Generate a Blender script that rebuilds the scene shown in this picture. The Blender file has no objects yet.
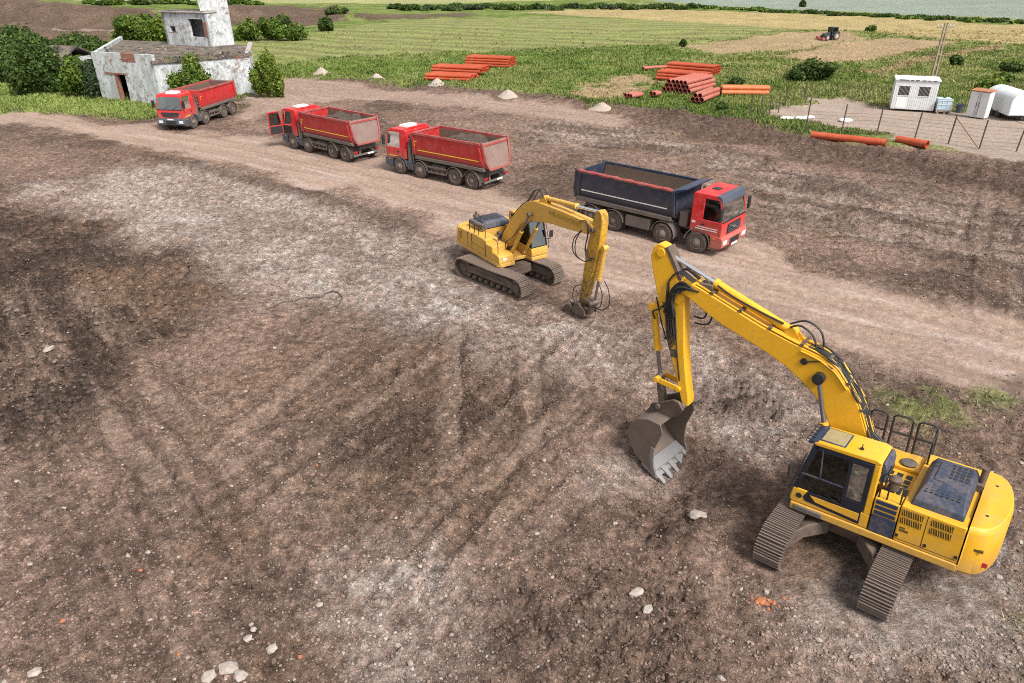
# Construction site: two yellow excavators, four tipper trucks, ruined building, pipe stacks, fields
import bpy, math, random
import numpy as np
from mathutils import Matrix, Vector
random.seed(7)
rng = np.random.default_rng(7)
C = bpy.context.scene.collection
rad = math.radians

# ------------------------------------------------------------------ camera (fitted to the photograph)
CF, CP, CH, CR = 724.0, rad(28.0), 12.44, rad(-0.66)
def ray(px, py):
    a, b = px - 512, py - 341.5
    u = math.cos(CR) * a + math.sin(CR) * b
    v = -math.sin(CR) * a + math.cos(CR) * b
    return np.array([u / CF, math.cos(CP) - v / CF * math.sin(CP), -math.sin(CP) - v / CF * math.cos(CP)])
def at(px, py, z=0.0):
    d = ray(px, py)
    return np.array([0, 0, CH]) + d * ((z - CH) / d[2])
def pix(p):
    d = np.asarray(p, float) - np.array([0, 0, CH])
    y = d @ np.array([0, math.sin(CP), math.cos(CP)]); z = d @ np.array([0, math.cos(CP), -math.sin(CP)])
    u = CF * d[0] / z; v = -CF * y / z
    return np.array([512 + math.cos(CR) * u - math.sin(CR) * v, 341.5 + math.sin(CR) * u + math.cos(CR) * v])
def height_to(px, py, base):
    """height of a vertical thing standing on base whose top shows at image row py"""
    lo, hi = 0.0, 60.0
    for _ in range(40):
        m = (lo + hi) / 2
        if pix([base[0], base[1], m])[1] > py: lo = m
        else: hi = m
    return lo

# ------------------------------------------------------------------ object helpers
def tag(o, label=None, cat=None, group=None, kind=None):
    if label: o['label'] = label
    if cat: o['category'] = cat
    if group: o['group'] = group
    if kind: o['kind'] = kind
    return o
def empty(name, loc=(0, 0, 0), rz=0.0, parent=None):
    o = bpy.data.objects.new(name, None); C.objects.link(o)
    o.location = tuple(float(c) for c in loc); o.rotation_euler = (0, 0, rz); o.empty_display_size = .3
    if parent: o.parent = parent
    return o
def thing(name, label, cat, loc=(0, 0, 0), rz=0.0, group=None):
    return tag(empty(name, loc, rz), label, cat, group)
def link(name, me, parent=None, mats=()):
    o = bpy.data.objects.new(name, me); C.objects.link(o)
    for m in mats:
        me.materials.append(m)
    if parent: o.parent = parent
    return o
def copy_tree(o, parent=None):
    c = o.copy(); C.objects.link(c)
    if parent is not None: c.parent = parent
    for ch in list(o.children): copy_tree(ch, c)
    return c
def np_mesh(name, v, faces, cols=None, smooth=False):
    """v (n,3), faces (m,k) all the same size k; cols (n,3) optional base colour per vertex"""
    me = bpy.data.meshes.new(name)
    v = np.ascontiguousarray(v, np.float32); f = np.ascontiguousarray(faces, np.int32)
    m, k = f.shape
    me.vertices.add(len(v)); me.vertices.foreach_set('co', v.ravel())
    me.loops.add(m * k); me.loops.foreach_set('vertex_index', f.ravel())
    me.polygons.add(m)
    me.polygons.foreach_set('loop_start', np.arange(0, m * k, k, dtype=np.int32))
    me.polygons.foreach_set('loop_total', np.full(m, k, np.int32))
    if cols is not None:
        a = me.color_attributes.new('Col', 'FLOAT_COLOR', 'POINT')
        c4 = np.ones((len(v), 4), np.float32); c4[:, :3] = cols
        a.data.foreach_set('color', c4.ravel())
    me.update(calc_edges=True)
    me.polygons.foreach_set('use_smooth', np.full(m, smooth, bool))
    return me

class MB:
    """collects shapes into one mesh"""
    def __init__(s, M=None):
        s.v = []; s.f = []; s.mi = []; s.m = 0; s.M = M if M is not None else Matrix.Identity(4)
    def add(s, vs, fs):
        b = len(s.v)
        s.v += [tuple(s.M @ Vector(p)) for p in vs]
        s.f += [tuple(b + i for i in f) for f in fs]
        s.mi += [s.m] * len(fs); return s
    def box(s, x0, x1, y0, y1, z0, z1):
        vs = [(x, y, z) for x in (x0, x1) for y in (y0, y1) for z in (z0, z1)]
        return s.add(vs, [(0, 1, 3, 2), (4, 6, 7, 5), (0, 4, 5, 1), (2, 3, 7, 6), (0, 2, 6, 4), (1, 5, 7, 3)])
    def obox(s, p0, p1, w, h, up=(0, 0, 1)):
        """bar from p0 to p1, width w (sideways), height h (along up)"""
        a = Vector(p0); b = Vector(p1); d = (b - a).normalized(); u = Vector(up)
        sd = d.cross(u)
        if sd.length < 1e-4: sd = d.cross(Vector((1, 0, 0)))
        sd.normalize(); u = sd.cross(d).normalized()
        vs = []
        for q in (a, b):
            for i, j in ((-1, -1), (1, -1), (1, 1), (-1, 1)):
                vs.append(q + sd * (i * w / 2) + u * (j * h / 2))
        return s.add(vs, [(3, 2, 1, 0), (4, 5, 6, 7), (0, 1, 5, 4), (1, 2, 6, 5), (2, 3, 7, 6), (3, 0, 4, 7)])
    def prism(s, poly, y0, y1, ax='xz'):
        n = len(poly)
        def P(p, t):
            if ax == 'xz': return (p[0], t, p[1])
            if ax == 'xy': return (p[0], p[1], t)
            return (t, p[0], p[1])
        vs = [P(p, y0) for p in poly] + [P(p, y1) for p in poly]
        fs = [tuple(range(n))[::-1], tuple(range(n, 2 * n))] + [(i, (i + 1) % n, n + (i + 1) % n, n + i) for i in range(n)]
        return s.add(vs, fs)
    def loft(s, rings, cap=True, closed=True):
        n = len(rings[0]); vs = [p for r in rings for p in r]; fs = []
        for k in range(len(rings) - 1):
            for i in range(n if closed else n - 1):
                a = k * n + i; b = k * n + (i + 1) % n
                fs.append((a, b, b + n, a + n))
        if cap:
            fs.append(tuple(range(n))[::-1]); fs.append(tuple(range((len(rings) - 1) * n, len(rings) * n)))
        return s.add(vs, fs)
    def cyl(s, p0, p1, r, n=14, r2=None, cap=True):
        return s.tube([p0, p1], [r, r if r2 is None else r2], n, cap)
    def tube(s, path, r, n=8, cap=True):
        path = [Vector(p) for p in path]; k = len(path)
        rs = r if isinstance(r, (list, tuple)) else [r] * k
        ref = None; rings = []
        for i, p in enumerate(path):
            t = ((path[min(i + 1, k - 1)] - path[max(i - 1, 0)])).normalized()
            if ref is None:
                ref = t.orthogonal().normalized()
            else:
                ref = (ref - t * ref.dot(t))
                ref = ref.normalized() if ref.length > 1e-6 else t.orthogonal().normalized()
            b = t.cross(ref)
            rings.append([p + (ref * math.cos(a) + b * math.sin(a)) * rs[i] for a in [2 * math.pi * j / n for j in range(n)]])
        return s.loft(rings, cap)
    def lathe(s, prof, c=(0, 0, 0), axis='y', n=20):
        """prof list of (radius, along)"""
        rings = []
        for r, t in prof:
            ring = []
            for j in range(n):
                a = 2 * math.pi * j / n; u, w = r * math.cos(a), r * math.sin(a)
                q = (u, t, w) if axis == 'y' else ((u, w, t) if axis == 'z' else (t, u, w))
                ring.append((c[0] + q[0], c[1] + q[1], c[2] + q[2]))
            rings.append(ring)
        return s.loft(rings, True)
    def quad(s, a, b, c, d):
        return s.add([a, b, c, d], [(0, 1, 2, 3)])
    def build(s, name, mats, parent=None, bevel=0.0, seg=2, smooth=32, warp=None):
        me = bpy.data.meshes.new(name)
        vs = s.v if warp is None else [warp(p) for p in s.v]
        me.from_pydata(vs, [], s.f)
        if not isinstance(mats, (list, tuple)): mats = [mats]
        for m in mats: me.materials.append(m)
        me.polygons.foreach_set('material_index', s.mi)
        import bmesh
        bm = bmesh.new(); bm.from_mesh(me)
        bmesh.ops.recalc_face_normals(bm, faces=bm.faces[:]); bm.to_mesh(me); bm.free()
        me.shade_smooth(); me.set_sharp_from_angle(angle=rad(smooth))
        o = bpy.data.objects.new(name, me); C.objects.link(o)
        if parent: o.parent = parent
        if bevel:
            b = o.modifiers.new('Bevel', 'BEVEL'); b.width = bevel; b.segments = seg; b.limit_method = 'ANGLE'; b.angle_limit = rad(40)
            b.harden_normals = False
        return o

# ------------------------------------------------------------------ materials
def new_mat(name):
    m = bpy.data.materials.new(name); m.use_nodes = True
    nt = m.node_tree; return m, nt, nt.nodes, nt.links, nt.nodes['Principled BSDF']
def N(nd, t, **kw):
    n = nd.new(t)
    for k, v in kw.items(): setattr(n, k, v)
    return n
def noise(nd, ln, vec, scale, detail=4, rough=.6, w=None):
    n = N(nd, 'ShaderNodeTexNoise'); n.inputs['Scale'].default_value = scale; n.inputs['Detail'].default_value = detail
    n.inputs['Roughness'].default_value = rough
    if vec is not None: ln.new(vec, n.inputs['Vector'])
    return n.outputs['Fac']
def ramp(nd, ln, fac, stops):
    r = N(nd, 'ShaderNodeValToRGB'); e = r.color_ramp.elements
    while len(e) > len(stops): e.remove(e[-1])
    while len(e) < len(stops): e.new(.5)
    for el, (p, c) in zip(e, stops):
        el.position = p; el.color = (*c, 1) if len(c) == 3 else c
    ln.new(fac, r.inputs['Fac']); return r.outputs['Color']
def rng_map(nd, ln, v, a, b, c=0., d=1.):
    m = N(nd, 'ShaderNodeMapRange'); m.inputs[1].default_value = a; m.inputs[2].default_value = b
    m.inputs[3].default_value = c; m.inputs[4].default_value = d
    ln.new(v, m.inputs[0]); return m.outputs[0]
def mix(nd, ln, fac, a, b, mode='MIX'):
    m = N(nd, 'ShaderNodeMix', data_type='RGBA', blend_type=mode)
    for sock, val in ((m.inputs[0], fac), (m.inputs[6], a), (m.inputs[7], b)):
        if hasattr(val, 'is_output'): ln.new(val, sock)
        elif isinstance(val, (int, float)): sock.default_value = val
        else: sock.default_value = (*val, 1)
    return m.outputs[2]
def math_(nd, ln, op, a, b):
    m = N(nd, 'ShaderNodeMath', operation=op)
    for i, val in enumerate((a, b)):
        if hasattr(val, 'is_output'): ln.new(val, m.inputs[i])
        else: m.inputs[i].default_value = val
    return m.outputs[0]
def bump(nd, ln, h, strength, dist, bsdf):
    b = N(nd, 'ShaderNodeBump'); b.inputs['Strength'].default_value = strength; b.inputs['Distance'].default_value = dist
    ln.new(h, b.inputs['Height']); ln.new(b.outputs[0], bsdf.inputs['Normal'])

DUST = (.20, .145, .115)
def painted(name, col, rough=.4, dirt=.35, low=0.0, dcol=DUST, metal=0.0, scale=1.0, z0=0.3, z1=1.6):
    """painted metal: slight fading, dust in blotches, dried mud thicker lower down (object space, moves with the thing)"""
    m, nt, nd, ln, b = new_mat(name)
    tc = N(nd, 'ShaderNodeTexCoord').outputs['Object']
    n1 = noise(nd, ln, tc, 1.7 * scale, 6, .65); n2 = noise(nd, ln, tc, 9 * scale, 5, .7)
    base = mix(nd, ln, rng_map(nd, ln, n1, .3, .7), [c * .86 for c in col], [min(1, c * 1.08) for c in col])
    d = rng_map(nd, ln, math_(nd, ln, 'ADD', math_(nd, ln, 'MULTIPLY', n1, .5), math_(nd, ln, 'MULTIPLY', n2, .5)), .62 - .35 * dirt, .80 - .2 * dirt, 0, min(1, dirt * 1.6))
    if low:
        sp = N(nd, 'ShaderNodeSeparateXYZ'); ln.new(tc, sp.inputs[0])
        lo = rng_map(nd, ln, sp.outputs['Z'], z1, z0, 0, 1)
        lo = math_(nd, ln, 'MULTIPLY', lo, rng_map(nd, ln, n2, .3, .6, .3 * low, low))
        d = math_(nd, ln, 'MAXIMUM', d, lo)
    c = mix(nd, ln, d, base, dcol)
    ln.new(c, b.inputs['Base Color'])
    ln.new(rng_map(nd, ln, d, 0, 1, rough, .9), b.inputs['Roughness'])
    b.inputs['Metallic'].default_value = metal
    bump(nd, ln, n2, .08, .01, b)
    return m
def rubber(name, col=(.035, .031, .029), mud=.6):
    m, nt, nd, ln, b = new_mat(name)
    tc = N(nd, 'ShaderNodeTexCoord').outputs['Object']
    n = noise(nd, ln, tc, 7, 5, .7)
    ln.new(mix(nd, ln, rng_map(nd, ln, n, .35, .7, 0, mud), col, DUST), b.inputs['Base Color']); b.inputs['Roughness'].default_value = .85
    bump(nd, ln, n, .3, .01, b); return m
def glass(name, tint=(.32, .40, .40), keep=.55, rough=.05):
    """tinted window pane one can see through, with reflections"""
    m, nt, nd, ln, b = new_mat(name); nd.remove(b); out = nd['Material Output']
    t = N(nd, 'ShaderNodeBsdfTransparent'); t.inputs[0].default_value = (*tint, 1)
    g = N(nd, 'ShaderNodeBsdfGlossy'); g.inputs['Color'].default_value = (.85, .9, .92, 1); g.inputs['Roughness'].default_value = rough
    mx = N(nd, 'ShaderNodeMixShader'); 
    fr = N(nd, 'ShaderNodeFresnel'); fr.inputs[0].default_value = 1.6; ln.new(math_(nd, ln, 'ADD', fr.outputs[0], 1 - keep), mx.inputs[0])
    ln.new(t.outputs[0], mx.inputs[1]); ln.new(g.outputs[0], mx.inputs[2]); ln.new(mx.outputs[0], out.inputs[0]); return m
def plain(name, col, rough=.6, metal=0., var=.15, scale=6.):
    m, nt, nd, ln, b = new_mat(name)
    tc = N(nd, 'ShaderNodeTexCoord').outputs['Object']
    n = noise(nd, ln, tc, scale, 5, .65)
    ln.new(mix(nd, ln, rng_map(nd, ln, n, .3, .7), [c * (1 - var) for c in col], [min(1, c * (1 + var)) for c in col]), b.inputs['Base Color'])
    b.inputs['Roughness'].default_value = rough; b.inputs['Metallic'].default_value = metal
    bump(nd, ln, n, .15, .01, b); return m
def leafmat(name, trans=.25, rough=.6):
    m, nt, nd, ln, b = new_mat(name)
    a = N(nd, 'ShaderNodeVertexColor', layer_name='Col')
    ln.new(a.outputs['Color'], b.inputs['Base Color']); b.inputs['Roughness'].default_value = rough
    b.inputs['Specular IOR Level'].default_value = .2
    tr = N(nd, 'ShaderNodeBsdfTranslucent'); ln.new(a.outputs['Color'], tr.inputs[0])
    mx = N(nd, 'ShaderNodeMixShader'); mx.inputs[0].default_value = trans
    ln.new(b.outputs[0], mx.inputs[1]); ln.new(tr.outputs[0], mx.inputs[2]); ln.new(mx.outputs[0], nd['Material Output'].inputs[0])
    return m
M = {}
YEL = (.74, .385, .016)
M['yellow'] = painted('yellow_paint', YEL, .42, .44, .75, dcol=(.30, .20, .12), z0=.9, z1=1.75)
M['yellow_arm'] = painted('yellow_arm_paint', (.76, .395, .018), .38, .38, dcol=(.30, .17, .05))
M['yellow_old'] = painted('weathered_yellow_paint', (.72, .40, .05), .5, .55, .6, dcol=(.34, .22, .11), z0=.9, z1=1.9)
M['yellow_muddy'] = painted('muddy_yellow_paint', (.70, .40, .03), .5, .62, .95, dcol=(.055, .04, .031), z0=1.7, z1=2.8)
M['yellow_greasy'] = painted('greasy_yellow_paint', (.70, .38, .03), .45, .62, dcol=(.07, .05, .035))
M['navy'] = painted('navy_paint', (.030, .042, .075), .5, .46)
M['cab_frame'] = painted('black_cab_frame', (.012, .015, .024), .4, .15)
M['navy_clean'] = painted('dark_blue_paint', (.022, .035, .085), .4, .15)
M['red'] = painted('red_paint', (.54, .018, .022), .38, .36, .7, z0=.7, z1=1.8, dcol=(.26, .18, .14))
M['red_dusty'] = painted('dusty_red_paint', (.46, .017, .02), .5, .42, .6, z0=1.1, z1=2.0, dcol=(.27, .19, .155))
M['red_faded'] = painted('faded_red_paint', (.36, .055, .05), .55, .5, .5, z0=1.0, z1=2.4, dcol=(.26, .18, .15))
M['tailgate'] = painted('dusty_tailgate', (.21, .115, .10), .6, .7, .3, dcol=(.235, .18, .155), z0=1.2, z1=2.6)
M['truck_blue'] = painted('dark_blue_tipper_paint', (.022, .034, .066), .48, .38, .35, z0=1.2, z1=2.3)
M['truck_grey'] = painted('grey_chassis', (.10, .10, .10), .6, .55, .5, z0=.3, z1=1.2)
M['dusty_grey'] = painted('dust_covered_steel', (.105, .09, .08), .7, .55, dcol=(.18, .135, .11))
M['bluegrey'] = painted('blue_grey_plastic', (.06, .075, .105), .55, .35)
M['inner'] = painted('soiled_steel_lining', (.15, .10, .075), .75, .6, dcol=(.075, .05, .036))
M['black'] = plain('black_metal', (.018, .018, .02), .5)
M['hose'] = plain('black_rubber_hose', (.02, .02, .02), .55)
M['dusty_hose'] = plain('dusty_rubber_hose', (.075, .06, .05), .8, 0, .4)
M['tyre'] = rubber('tyre_rubber')
M['rim'] = painted('dusty_rim', (.16, .13, .115), .6, .5)
M['track'] = painted('worn_track_steel', (.21, .165, .14), .6, .65, metal=.0, dcol=(.13, .09, .07), scale=2)
M['track_mud'] = painted('mud_packed_track', (.070, .049, .039), .8, .5, dcol=(.14, .10, .08), scale=2)
M['track_frame'] = painted('muddy_track_frame', (.085, .065, .052), .7, .6, dcol=(.17, .12, .095))
M['under'] = painted('muddy_dark_steel', (.085, .062, .050), .75, .6, dcol=(.18, .125, .095))
M['bucket'] = painted('worn_bucket_steel', (.145, .112, .095), .6, .6, dcol=(.19, .135, .105))
M['bucket_in'] = painted('scraped_bright_steel', (.24, .24, .25), .5, .45, metal=.2, dcol=(.2, .17, .15))
M['chrome'] = plain('chrome_rod', (.85, .86, .88), .12, 1.0, .03)
M['chrome_dull'] = plain('oily_rod', (.25, .25, .26), .3, .8, .1)
M['glass'] = glass('cab_glass', (.17, .21, .21), .97)
M['glass_pale'] = glass('reflecting_glass', (.6, .75, .72), .60)
M['windscreen'] = glass('windscreen_glass', (.34, .42, .43), .88)
M['seat'] = plain('dark_seat', (.02, .02, .022), .8)
M['white'] = painted('white_plastic', (.72, .70, .67), .5, .22)
M['paper'] = plain('white_paper', (.8, .8, .8), .8)
M['yellow_tape'] = plain('yellow_reflective_tape', (.75, .50, .05), .4, 0, .12)
M['white_tape'] = plain('white_stripe', (.7, .68, .66), .5)
M['red_mark'] = plain('red_sticker', (.45, .03, .03), .5)
M['lamp_red'] = plain('red_tail_lamp', (.35, .02, .02), .25)
M['indicator'] = plain('amber_lamp', (.6, .2, .02), .3)
M['lamp_clear'] = plain('clear_lamp', (.6, .62, .62), .15)
M['skylight'] = plain('beige_skylight', (.30, .25, .14), .3)
M['grille'] = plain('grille_mesh', (.10, .07, .015), .7)
M['leaf'] = leafmat('leaf')
M['grass'] = leafmat('grass_blade', .2)
M['bark'] = plain('bark', (.09, .065, .045), .9)
M['soil_load'] = plain('dark_soil', (.062, .044, .034), .95, 0, .5, 5)
# ------------------------------------------------------------------ terrain: one function gives height, soil colour and stoniness
_T = rng.random((256, 256)).astype(np.float32)
def vnoise(x, y):
    xi = np.floor(x).astype(np.int64); yi = np.floor(y).astype(np.int64)
    fx = (x - xi).astype(np.float32); fy = (y - yi).astype(np.float32)
    fx = fx * fx * (3 - 2 * fx); fy = fy * fy * (3 - 2 * fy)
    a = _T[xi & 255, yi & 255]; b = _T[(xi + 1) & 255, yi & 255]; c = _T[xi & 255, (yi + 1) & 255]; d = _T[(xi + 1) & 255, (yi + 1) & 255]
    return (a * (1 - fx) + b * fx) * (1 - fy) + (c * (1 - fx) + d * fx) * fy
def fbm(x, y, s, o=4, g=.5, seed=0.):
    t = 0; amp = 1; tot = 0; c, sn = .8, .6
    x = x * s + seed * 17.3; y = y * s - seed * 9.7
    for _ in range(o):
        t = t + amp * vnoise(x, y); tot += amp; amp *= g
        x, y = (c * x - sn * y) * 2.03 + 5.1, (sn * x + c * y) * 2.03 + 1.7
    return t / tot
def sstep(a, b, x):
    t = np.clip((x - a) / (b - a), 0, 1); return t * t * (3 - 2 * t)
def seg_d(X, Y, a, b):
    dx, dy = b[0] - a[0], b[1] - a[1]; L = dx * dx + dy * dy + 1e-9
    t = np.clip(((X - a[0]) * dx + (Y - a[1]) * dy) / L, 0, 1)
    return np.hypot(X - a[0] - t * dx, Y - a[1] - t * dy)
def inside(X, Y, P):
    r = np.zeros(X.shape, bool); n = len(P)
    for i in range(n):
        x0, y0 = P[i]; x1, y1 = P[(i + 1) % n]
        if y0 == y1: continue
        k = (y0 > Y) != (y1 > Y)
        r ^= k & (X < (x1 - x0) * (Y - y0) / (y1 - y0) + x0)
    return r
def area(X, Y, P, soft, warp=None):
    """1 inside the polygon P, fading to 0 over `soft` metres at its edge"""
    sx = X if warp is None else X + warp[0]; sy = Y if warp is None else Y + warp[1]
    out = np.zeros(X.shape, np.float32)
    xs = [p[0] for p in P]; ys = [p[1] for p in P]
    k = (sx > min(xs) - soft) & (sx < max(xs) + soft) & (sy > min(ys) - soft) & (sy < max(ys) + soft)
    if not k.any(): return out
    qx, qy = sx[k], sy[k]; d = np.full(qx.shape, 1e9)
    for i in range(len(P)): d = np.minimum(d, seg_d(qx, qy, P[i], P[(i + 1) % len(P)]))
    d = np.where(inside(qx, qy, P), d, -d)
    out[k] = sstep(-soft, soft, d); return out
def line(X, Y, P, w, soft):
    d = np.full(X.shape, 1e9)
    for i in range(len(P) - 1): d = np.minimum(d, seg_d(X, Y, P[i], P[i + 1]))
    return 1 - sstep(w - soft, w + soft, d)
def lined(X, Y, P):
    """signed distance across and distance along a polyline"""
    d = np.full(X.shape, 1e9); s = np.zeros(X.shape); side = np.zeros(X.shape); acc = 0.
    for i in range(len(P) - 1):
        a, b = P[i], P[i + 1]; dx, dy = b[0] - a[0], b[1] - a[1]; L = math.hypot(dx, dy)
        t = np.clip(((X - a[0]) * dx + (Y - a[1]) * dy) / (L * L), 0, 1)
        q = np.hypot(X - a[0] - t * dx, Y - a[1] - t * dy); k = q < d
        d = np.where(k, q, d); s = np.where(k, acc + t * L, s)
        side = np.where(k, np.sign((X - a[0]) * dy - (Y - a[1]) * dx), side); acc += L
    return d * side, s, acc
def W(*pts): return [tuple(at(px, py)[:2]) for px, py in pts]

# soil and field outlines, as places on the ground
Z = dict(
 site=W((-260, 100), (-100, 108), (0, 112), (60, 117), (150, 119), (215, 110), (262, 95), (272, 78), (330, 80), (400, 86), (470, 91), (540, 97), (620, 108), (700, 119), (770, 128), (830, 137), (890, 146), (960, 152), (1030, 160), (1300, 190)) + [(75, 0), (60, -20), (-60, -20), (-90, 40)],
 compound=W((776, 113), (806, 98), (850, 101), (892, 107), (950, 112), (1040, 118), (1180, 130), (1160, 178), (1020, 164), (960, 151), (880, 134), (790, 122)),
 road=W((-160, 98), (0, 110), (70, 121), (150, 128), (260, 138), (380, 158), (480, 182), (560, 205), (680, 232), (760, 245), (860, 280), (960, 305), (1060, 335), (1200, 380), (1180, 455), (1024, 398), (930, 378), (860, 352), (770, 330), (690, 300), (600, 285), (520, 254), (440, 226), (350, 195), (240, 166), (150, 148), (60, 130), (-30, 122), (-200, 110)),
 road2=W((262, 92), (280, 70), (330, 83), (400, 90), (470, 96), (560, 106), (660, 122), (600, 128), (500, 112), (400, 100), (320, 100), (262, 120), (240, 112)),
 pale=W((120, 168), (200, 168), (330, 205), (420, 235), (470, 290), (560, 320), (640, 335), (650, 380), (560, 370), (470, 345), (380, 320), (300, 290), (180, 265), (60, 210), (20, 190)),
 pale2=W((690, 345), (770, 370), (820, 400), (800, 440), (760, 470), (720, 440), (690, 400)),
 pale3=W((330, 560), (420, 520), (470, 560), (520, 620), (430, 700), (330, 690), (300, 620)),
 pale4=W((800, 600), (900, 570), (1024, 560), (1060, 640), (1000, 700), (850, 690), (780, 640)),
 pale5=W((540, 112), (640, 128), (760, 160), (900, 190), (1040, 215), (1040, 275), (900, 245), (760, 215), (740, 170), (620, 150), (520, 140)),
 dark=W((-80, 190), (20, 205), (100, 228), (180, 262), (235, 290), (220, 322), (150, 345), (120, 380), (60, 430), (-80, 480), (-150, 350)),
 dark2=W((20, 305), (110, 315), (130, 370), (60, 410), (-20, 420), (-40, 340)),
 dark3=W((340, 380), (440, 350), (560, 380), (560, 420), (470, 440), (400, 470), (300, 470)),
 dark4=W((690, 385), (770, 385), (765, 410), (700, 415)),
 dark5=W((540, 600), (640, 560), (720, 610), (640, 690), (560, 690)),
 dark6=W((640, 500), (760, 480), (750, 540), (640, 560)),
 ochre=W((70, 262), (180, 268), (240, 298), (190, 318), (90, 300)),
 ochre2=W((150, 400), (260, 350), (380, 330), (520, 380), (470, 400), (300, 410), (200, 440)),
 berm=W((640, 112), (700, 120), (790, 130), (870, 146), (960, 158), (1060, 172), (1060, 205), (960, 186), (860, 170), (770, 150), (690, 135), (620, 120)),
 mown=W((225, 45), (300, 33), (360, 24), (430, 19), (560, 17), (640, 19), (760, 26), (800, 30), (690, 42), (600, 47), (470, 52), (330, 58), (230, 70)),
 straw=W((520, 13), (620, 7), (700, 10), (800, 14), (930, 20), (1060, 28), (1080, 48), (960, 40), (860, 31), (760, 27), (640, 19)),
 bare1=W((676, 46), (760, 36), (840, 30), (872, 38), (790, 50), (720, 53)),
 bare2=W((772, 57), (830, 44), (890, 37), (960, 42), (915, 51), (880, 60), (830, 64)),
 path=W((866, 72), (900, 62), (960, 50), (1000, 44), (1006, 47), (960, 55), (905, 67), (875, 76)),
 teal=W((630, -2), (700, 5.5), (800, 10), (1024, 20), (1300, 36), (1300, -14), (700, -22)),
 straw2=W((565, 92), (640, 72), (660, 76), (640, 92), (600, 100)),
 topfield=W((25, -3), (110, 2.5), (230, 3.5), (430, 3.5), (620, -2), (600, -20), (0, -26)),
 earth1=W((-220, -4), (0, -4), (60, 3), (150, 9), (165, 25), (150, 34), (60, 52), (0, 48), (-240, 40)),
 earth2=W((205, 7), (250, 5), (300, 6), (345, 14), (345, 21), (290, 28), (210, 24)),
 earth3=W((340, 16), (470, 13), (480, 16), (370, 21)),
 dirttrack=W((-240, 36), (0, 31), (90, 30), (170, 28), (172, 31), (90, 35), (0, 37), (-240, 46)),
 streakA=W((-60, 300), (120, 280), (260, 420), (330, 560), (300, 690), (-80, 690)),
 streakB=W((200, 430), (400, 320), (640, 340), (640, 430), (520, 620), (400, 600), (250, 520)),
 pale6=W((600, 452), (632, 448), (655, 470), (640, 488), (605, 486)),
 weeds=W((890, 402), (930, 385), (985, 390), (985, 440), (950, 462), (920, 450), (905, 425)),
 weeds2=W((985, 385), (1010, 375), (1060, 385), (1060, 420), (1020, 420), (990, 405)),
 weeds3=W((985, 628), (1010, 618), (1060, 640), (1060, 680), (1015, 668)),
 housegrass=W((-200, 85), (0, 85), (60, 92), (160, 100), (160, 117), (60, 116), (0, 109), (-200, 98)),
)
MACHINES = []      # (x, y, radius): places pressed flat by what stands on them
RIDGES = [         # (polyline, height, half width)
 (W((128, 153), (190, 166), (260, 184), (330, 203), (400, 225), (440, 240)), .30, .7),
 (W((640, 112), (760, 133), (870, 154), (1020, 182)), .32, 1.3),
 (W((285, 71), (400, 86), (560, 99), (700, 120), (790, 128)), .35, 1.3),
 (W((770, 176), (830, 186), (905, 203)), .30, 1.0), (W((815, 206), (890, 220), (965, 238)), .28, .9), (W((690, 146), (760, 158), (810, 168)), .28, 1.0), (W((925, 170), (985, 184), (1050, 200)), .34, 1.1), (W((880, 238), (960, 262), (1040, 290)), .22, .8), (W((520, 168), (560, 172), (590, 160)), .25, .8),
 (W((880, 420), (930, 398), (985, 396)), .30, .9),
 (W((985, 402), (1060, 425)), .25, 1.0),
]
MOUNDS = [(at(45, 26)[:2], 3.2, (22, 7)), (at(5, 20)[:2], 4.0, (25, 9)), (at(130, 22)[:2], 2.4, (12, 6)), (at(35, 38)[:2], 1.8, (5, 3)), (at(48, 42)[:2], 1.2, (9, 4)),
          (at(230, 20)[:2], 2.6, (7, 5)), (at(275, 18)[:2], 2.0, (8, 5)), (at(335, 17)[:2], 2.2, (4, 3)), (at(355, 19)[:2], 1.2, (6, 3)), (at(120, 40)[:2], 1.0, (12, 4))]
TRACKS = [         # tracked-machine passes: centre line, half width of one belt, gauge
 (W((455, 320), (452, 400), (444, 490)), .34, 0), (W((527, 335), (531, 380), (543, 495)), .34, 0),
 (W((590, 392), (500, 470), (408, 528)), .36, 0), (W((600, 470), (560, 510), (490, 578)), .42, 0),
 (W((90, 395), (140, 455), (200, 535)), .36, 0), (W((130, 365), (205, 440), (270, 520)), .36, 0),
 (W((360, 340), (285, 395), (215, 460)), .36, 0), (W((420, 370), (340, 430), (262, 492)), .36, 0),
 (W((640, 560), (600, 620), (560, 683)), .36, 0), (W((700, 520), (720, 600), (760, 683)), .36, 0),
 (W((1000, 430), (1030, 520), (1040, 600)), .36, 0),
]
TYRES = [W((-60, 112), (70, 126), (240, 152), (400, 190), (560, 240), (720, 282), (860, 322), (1060, 385)),
         W((-60, 116), (70, 131), (240, 160), (400, 203), (560, 262), (720, 308), (860, 345), (1060, 405)),
         W((740, 246), (860, 290), (1060, 350)), W((745, 232), (860, 268), (1060, 322)),
         W((740, 205), (860, 240), (1060, 292)), W((800, 200), (900, 226), (1060, 262)), W((1000, 160), (985, 230), (1000, 320)), W((1018, 160), (1008, 230), (1022, 310)),
         W((520, 165), (640, 150), (760, 178)), W((260, 110), (300, 100), (420, 104), (600, 128))]
PITS = [(at(672, 470)[:2], .62, 1.6), (at(820, 560)[:2], .10, 1.6), (at(190, 572)[:2], .22, .9), (at(730, 402)[:2], .12, .8)]
def A(*c): return np.array(c, np.float32)
SOIL, PALE, DARK, ROADC, OCHRE = A(.215, .146, .116), A(.385, .315, .285), A(.056, .037, .029), A(.335, .243, .197), A(.180, .116, .078)
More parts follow.
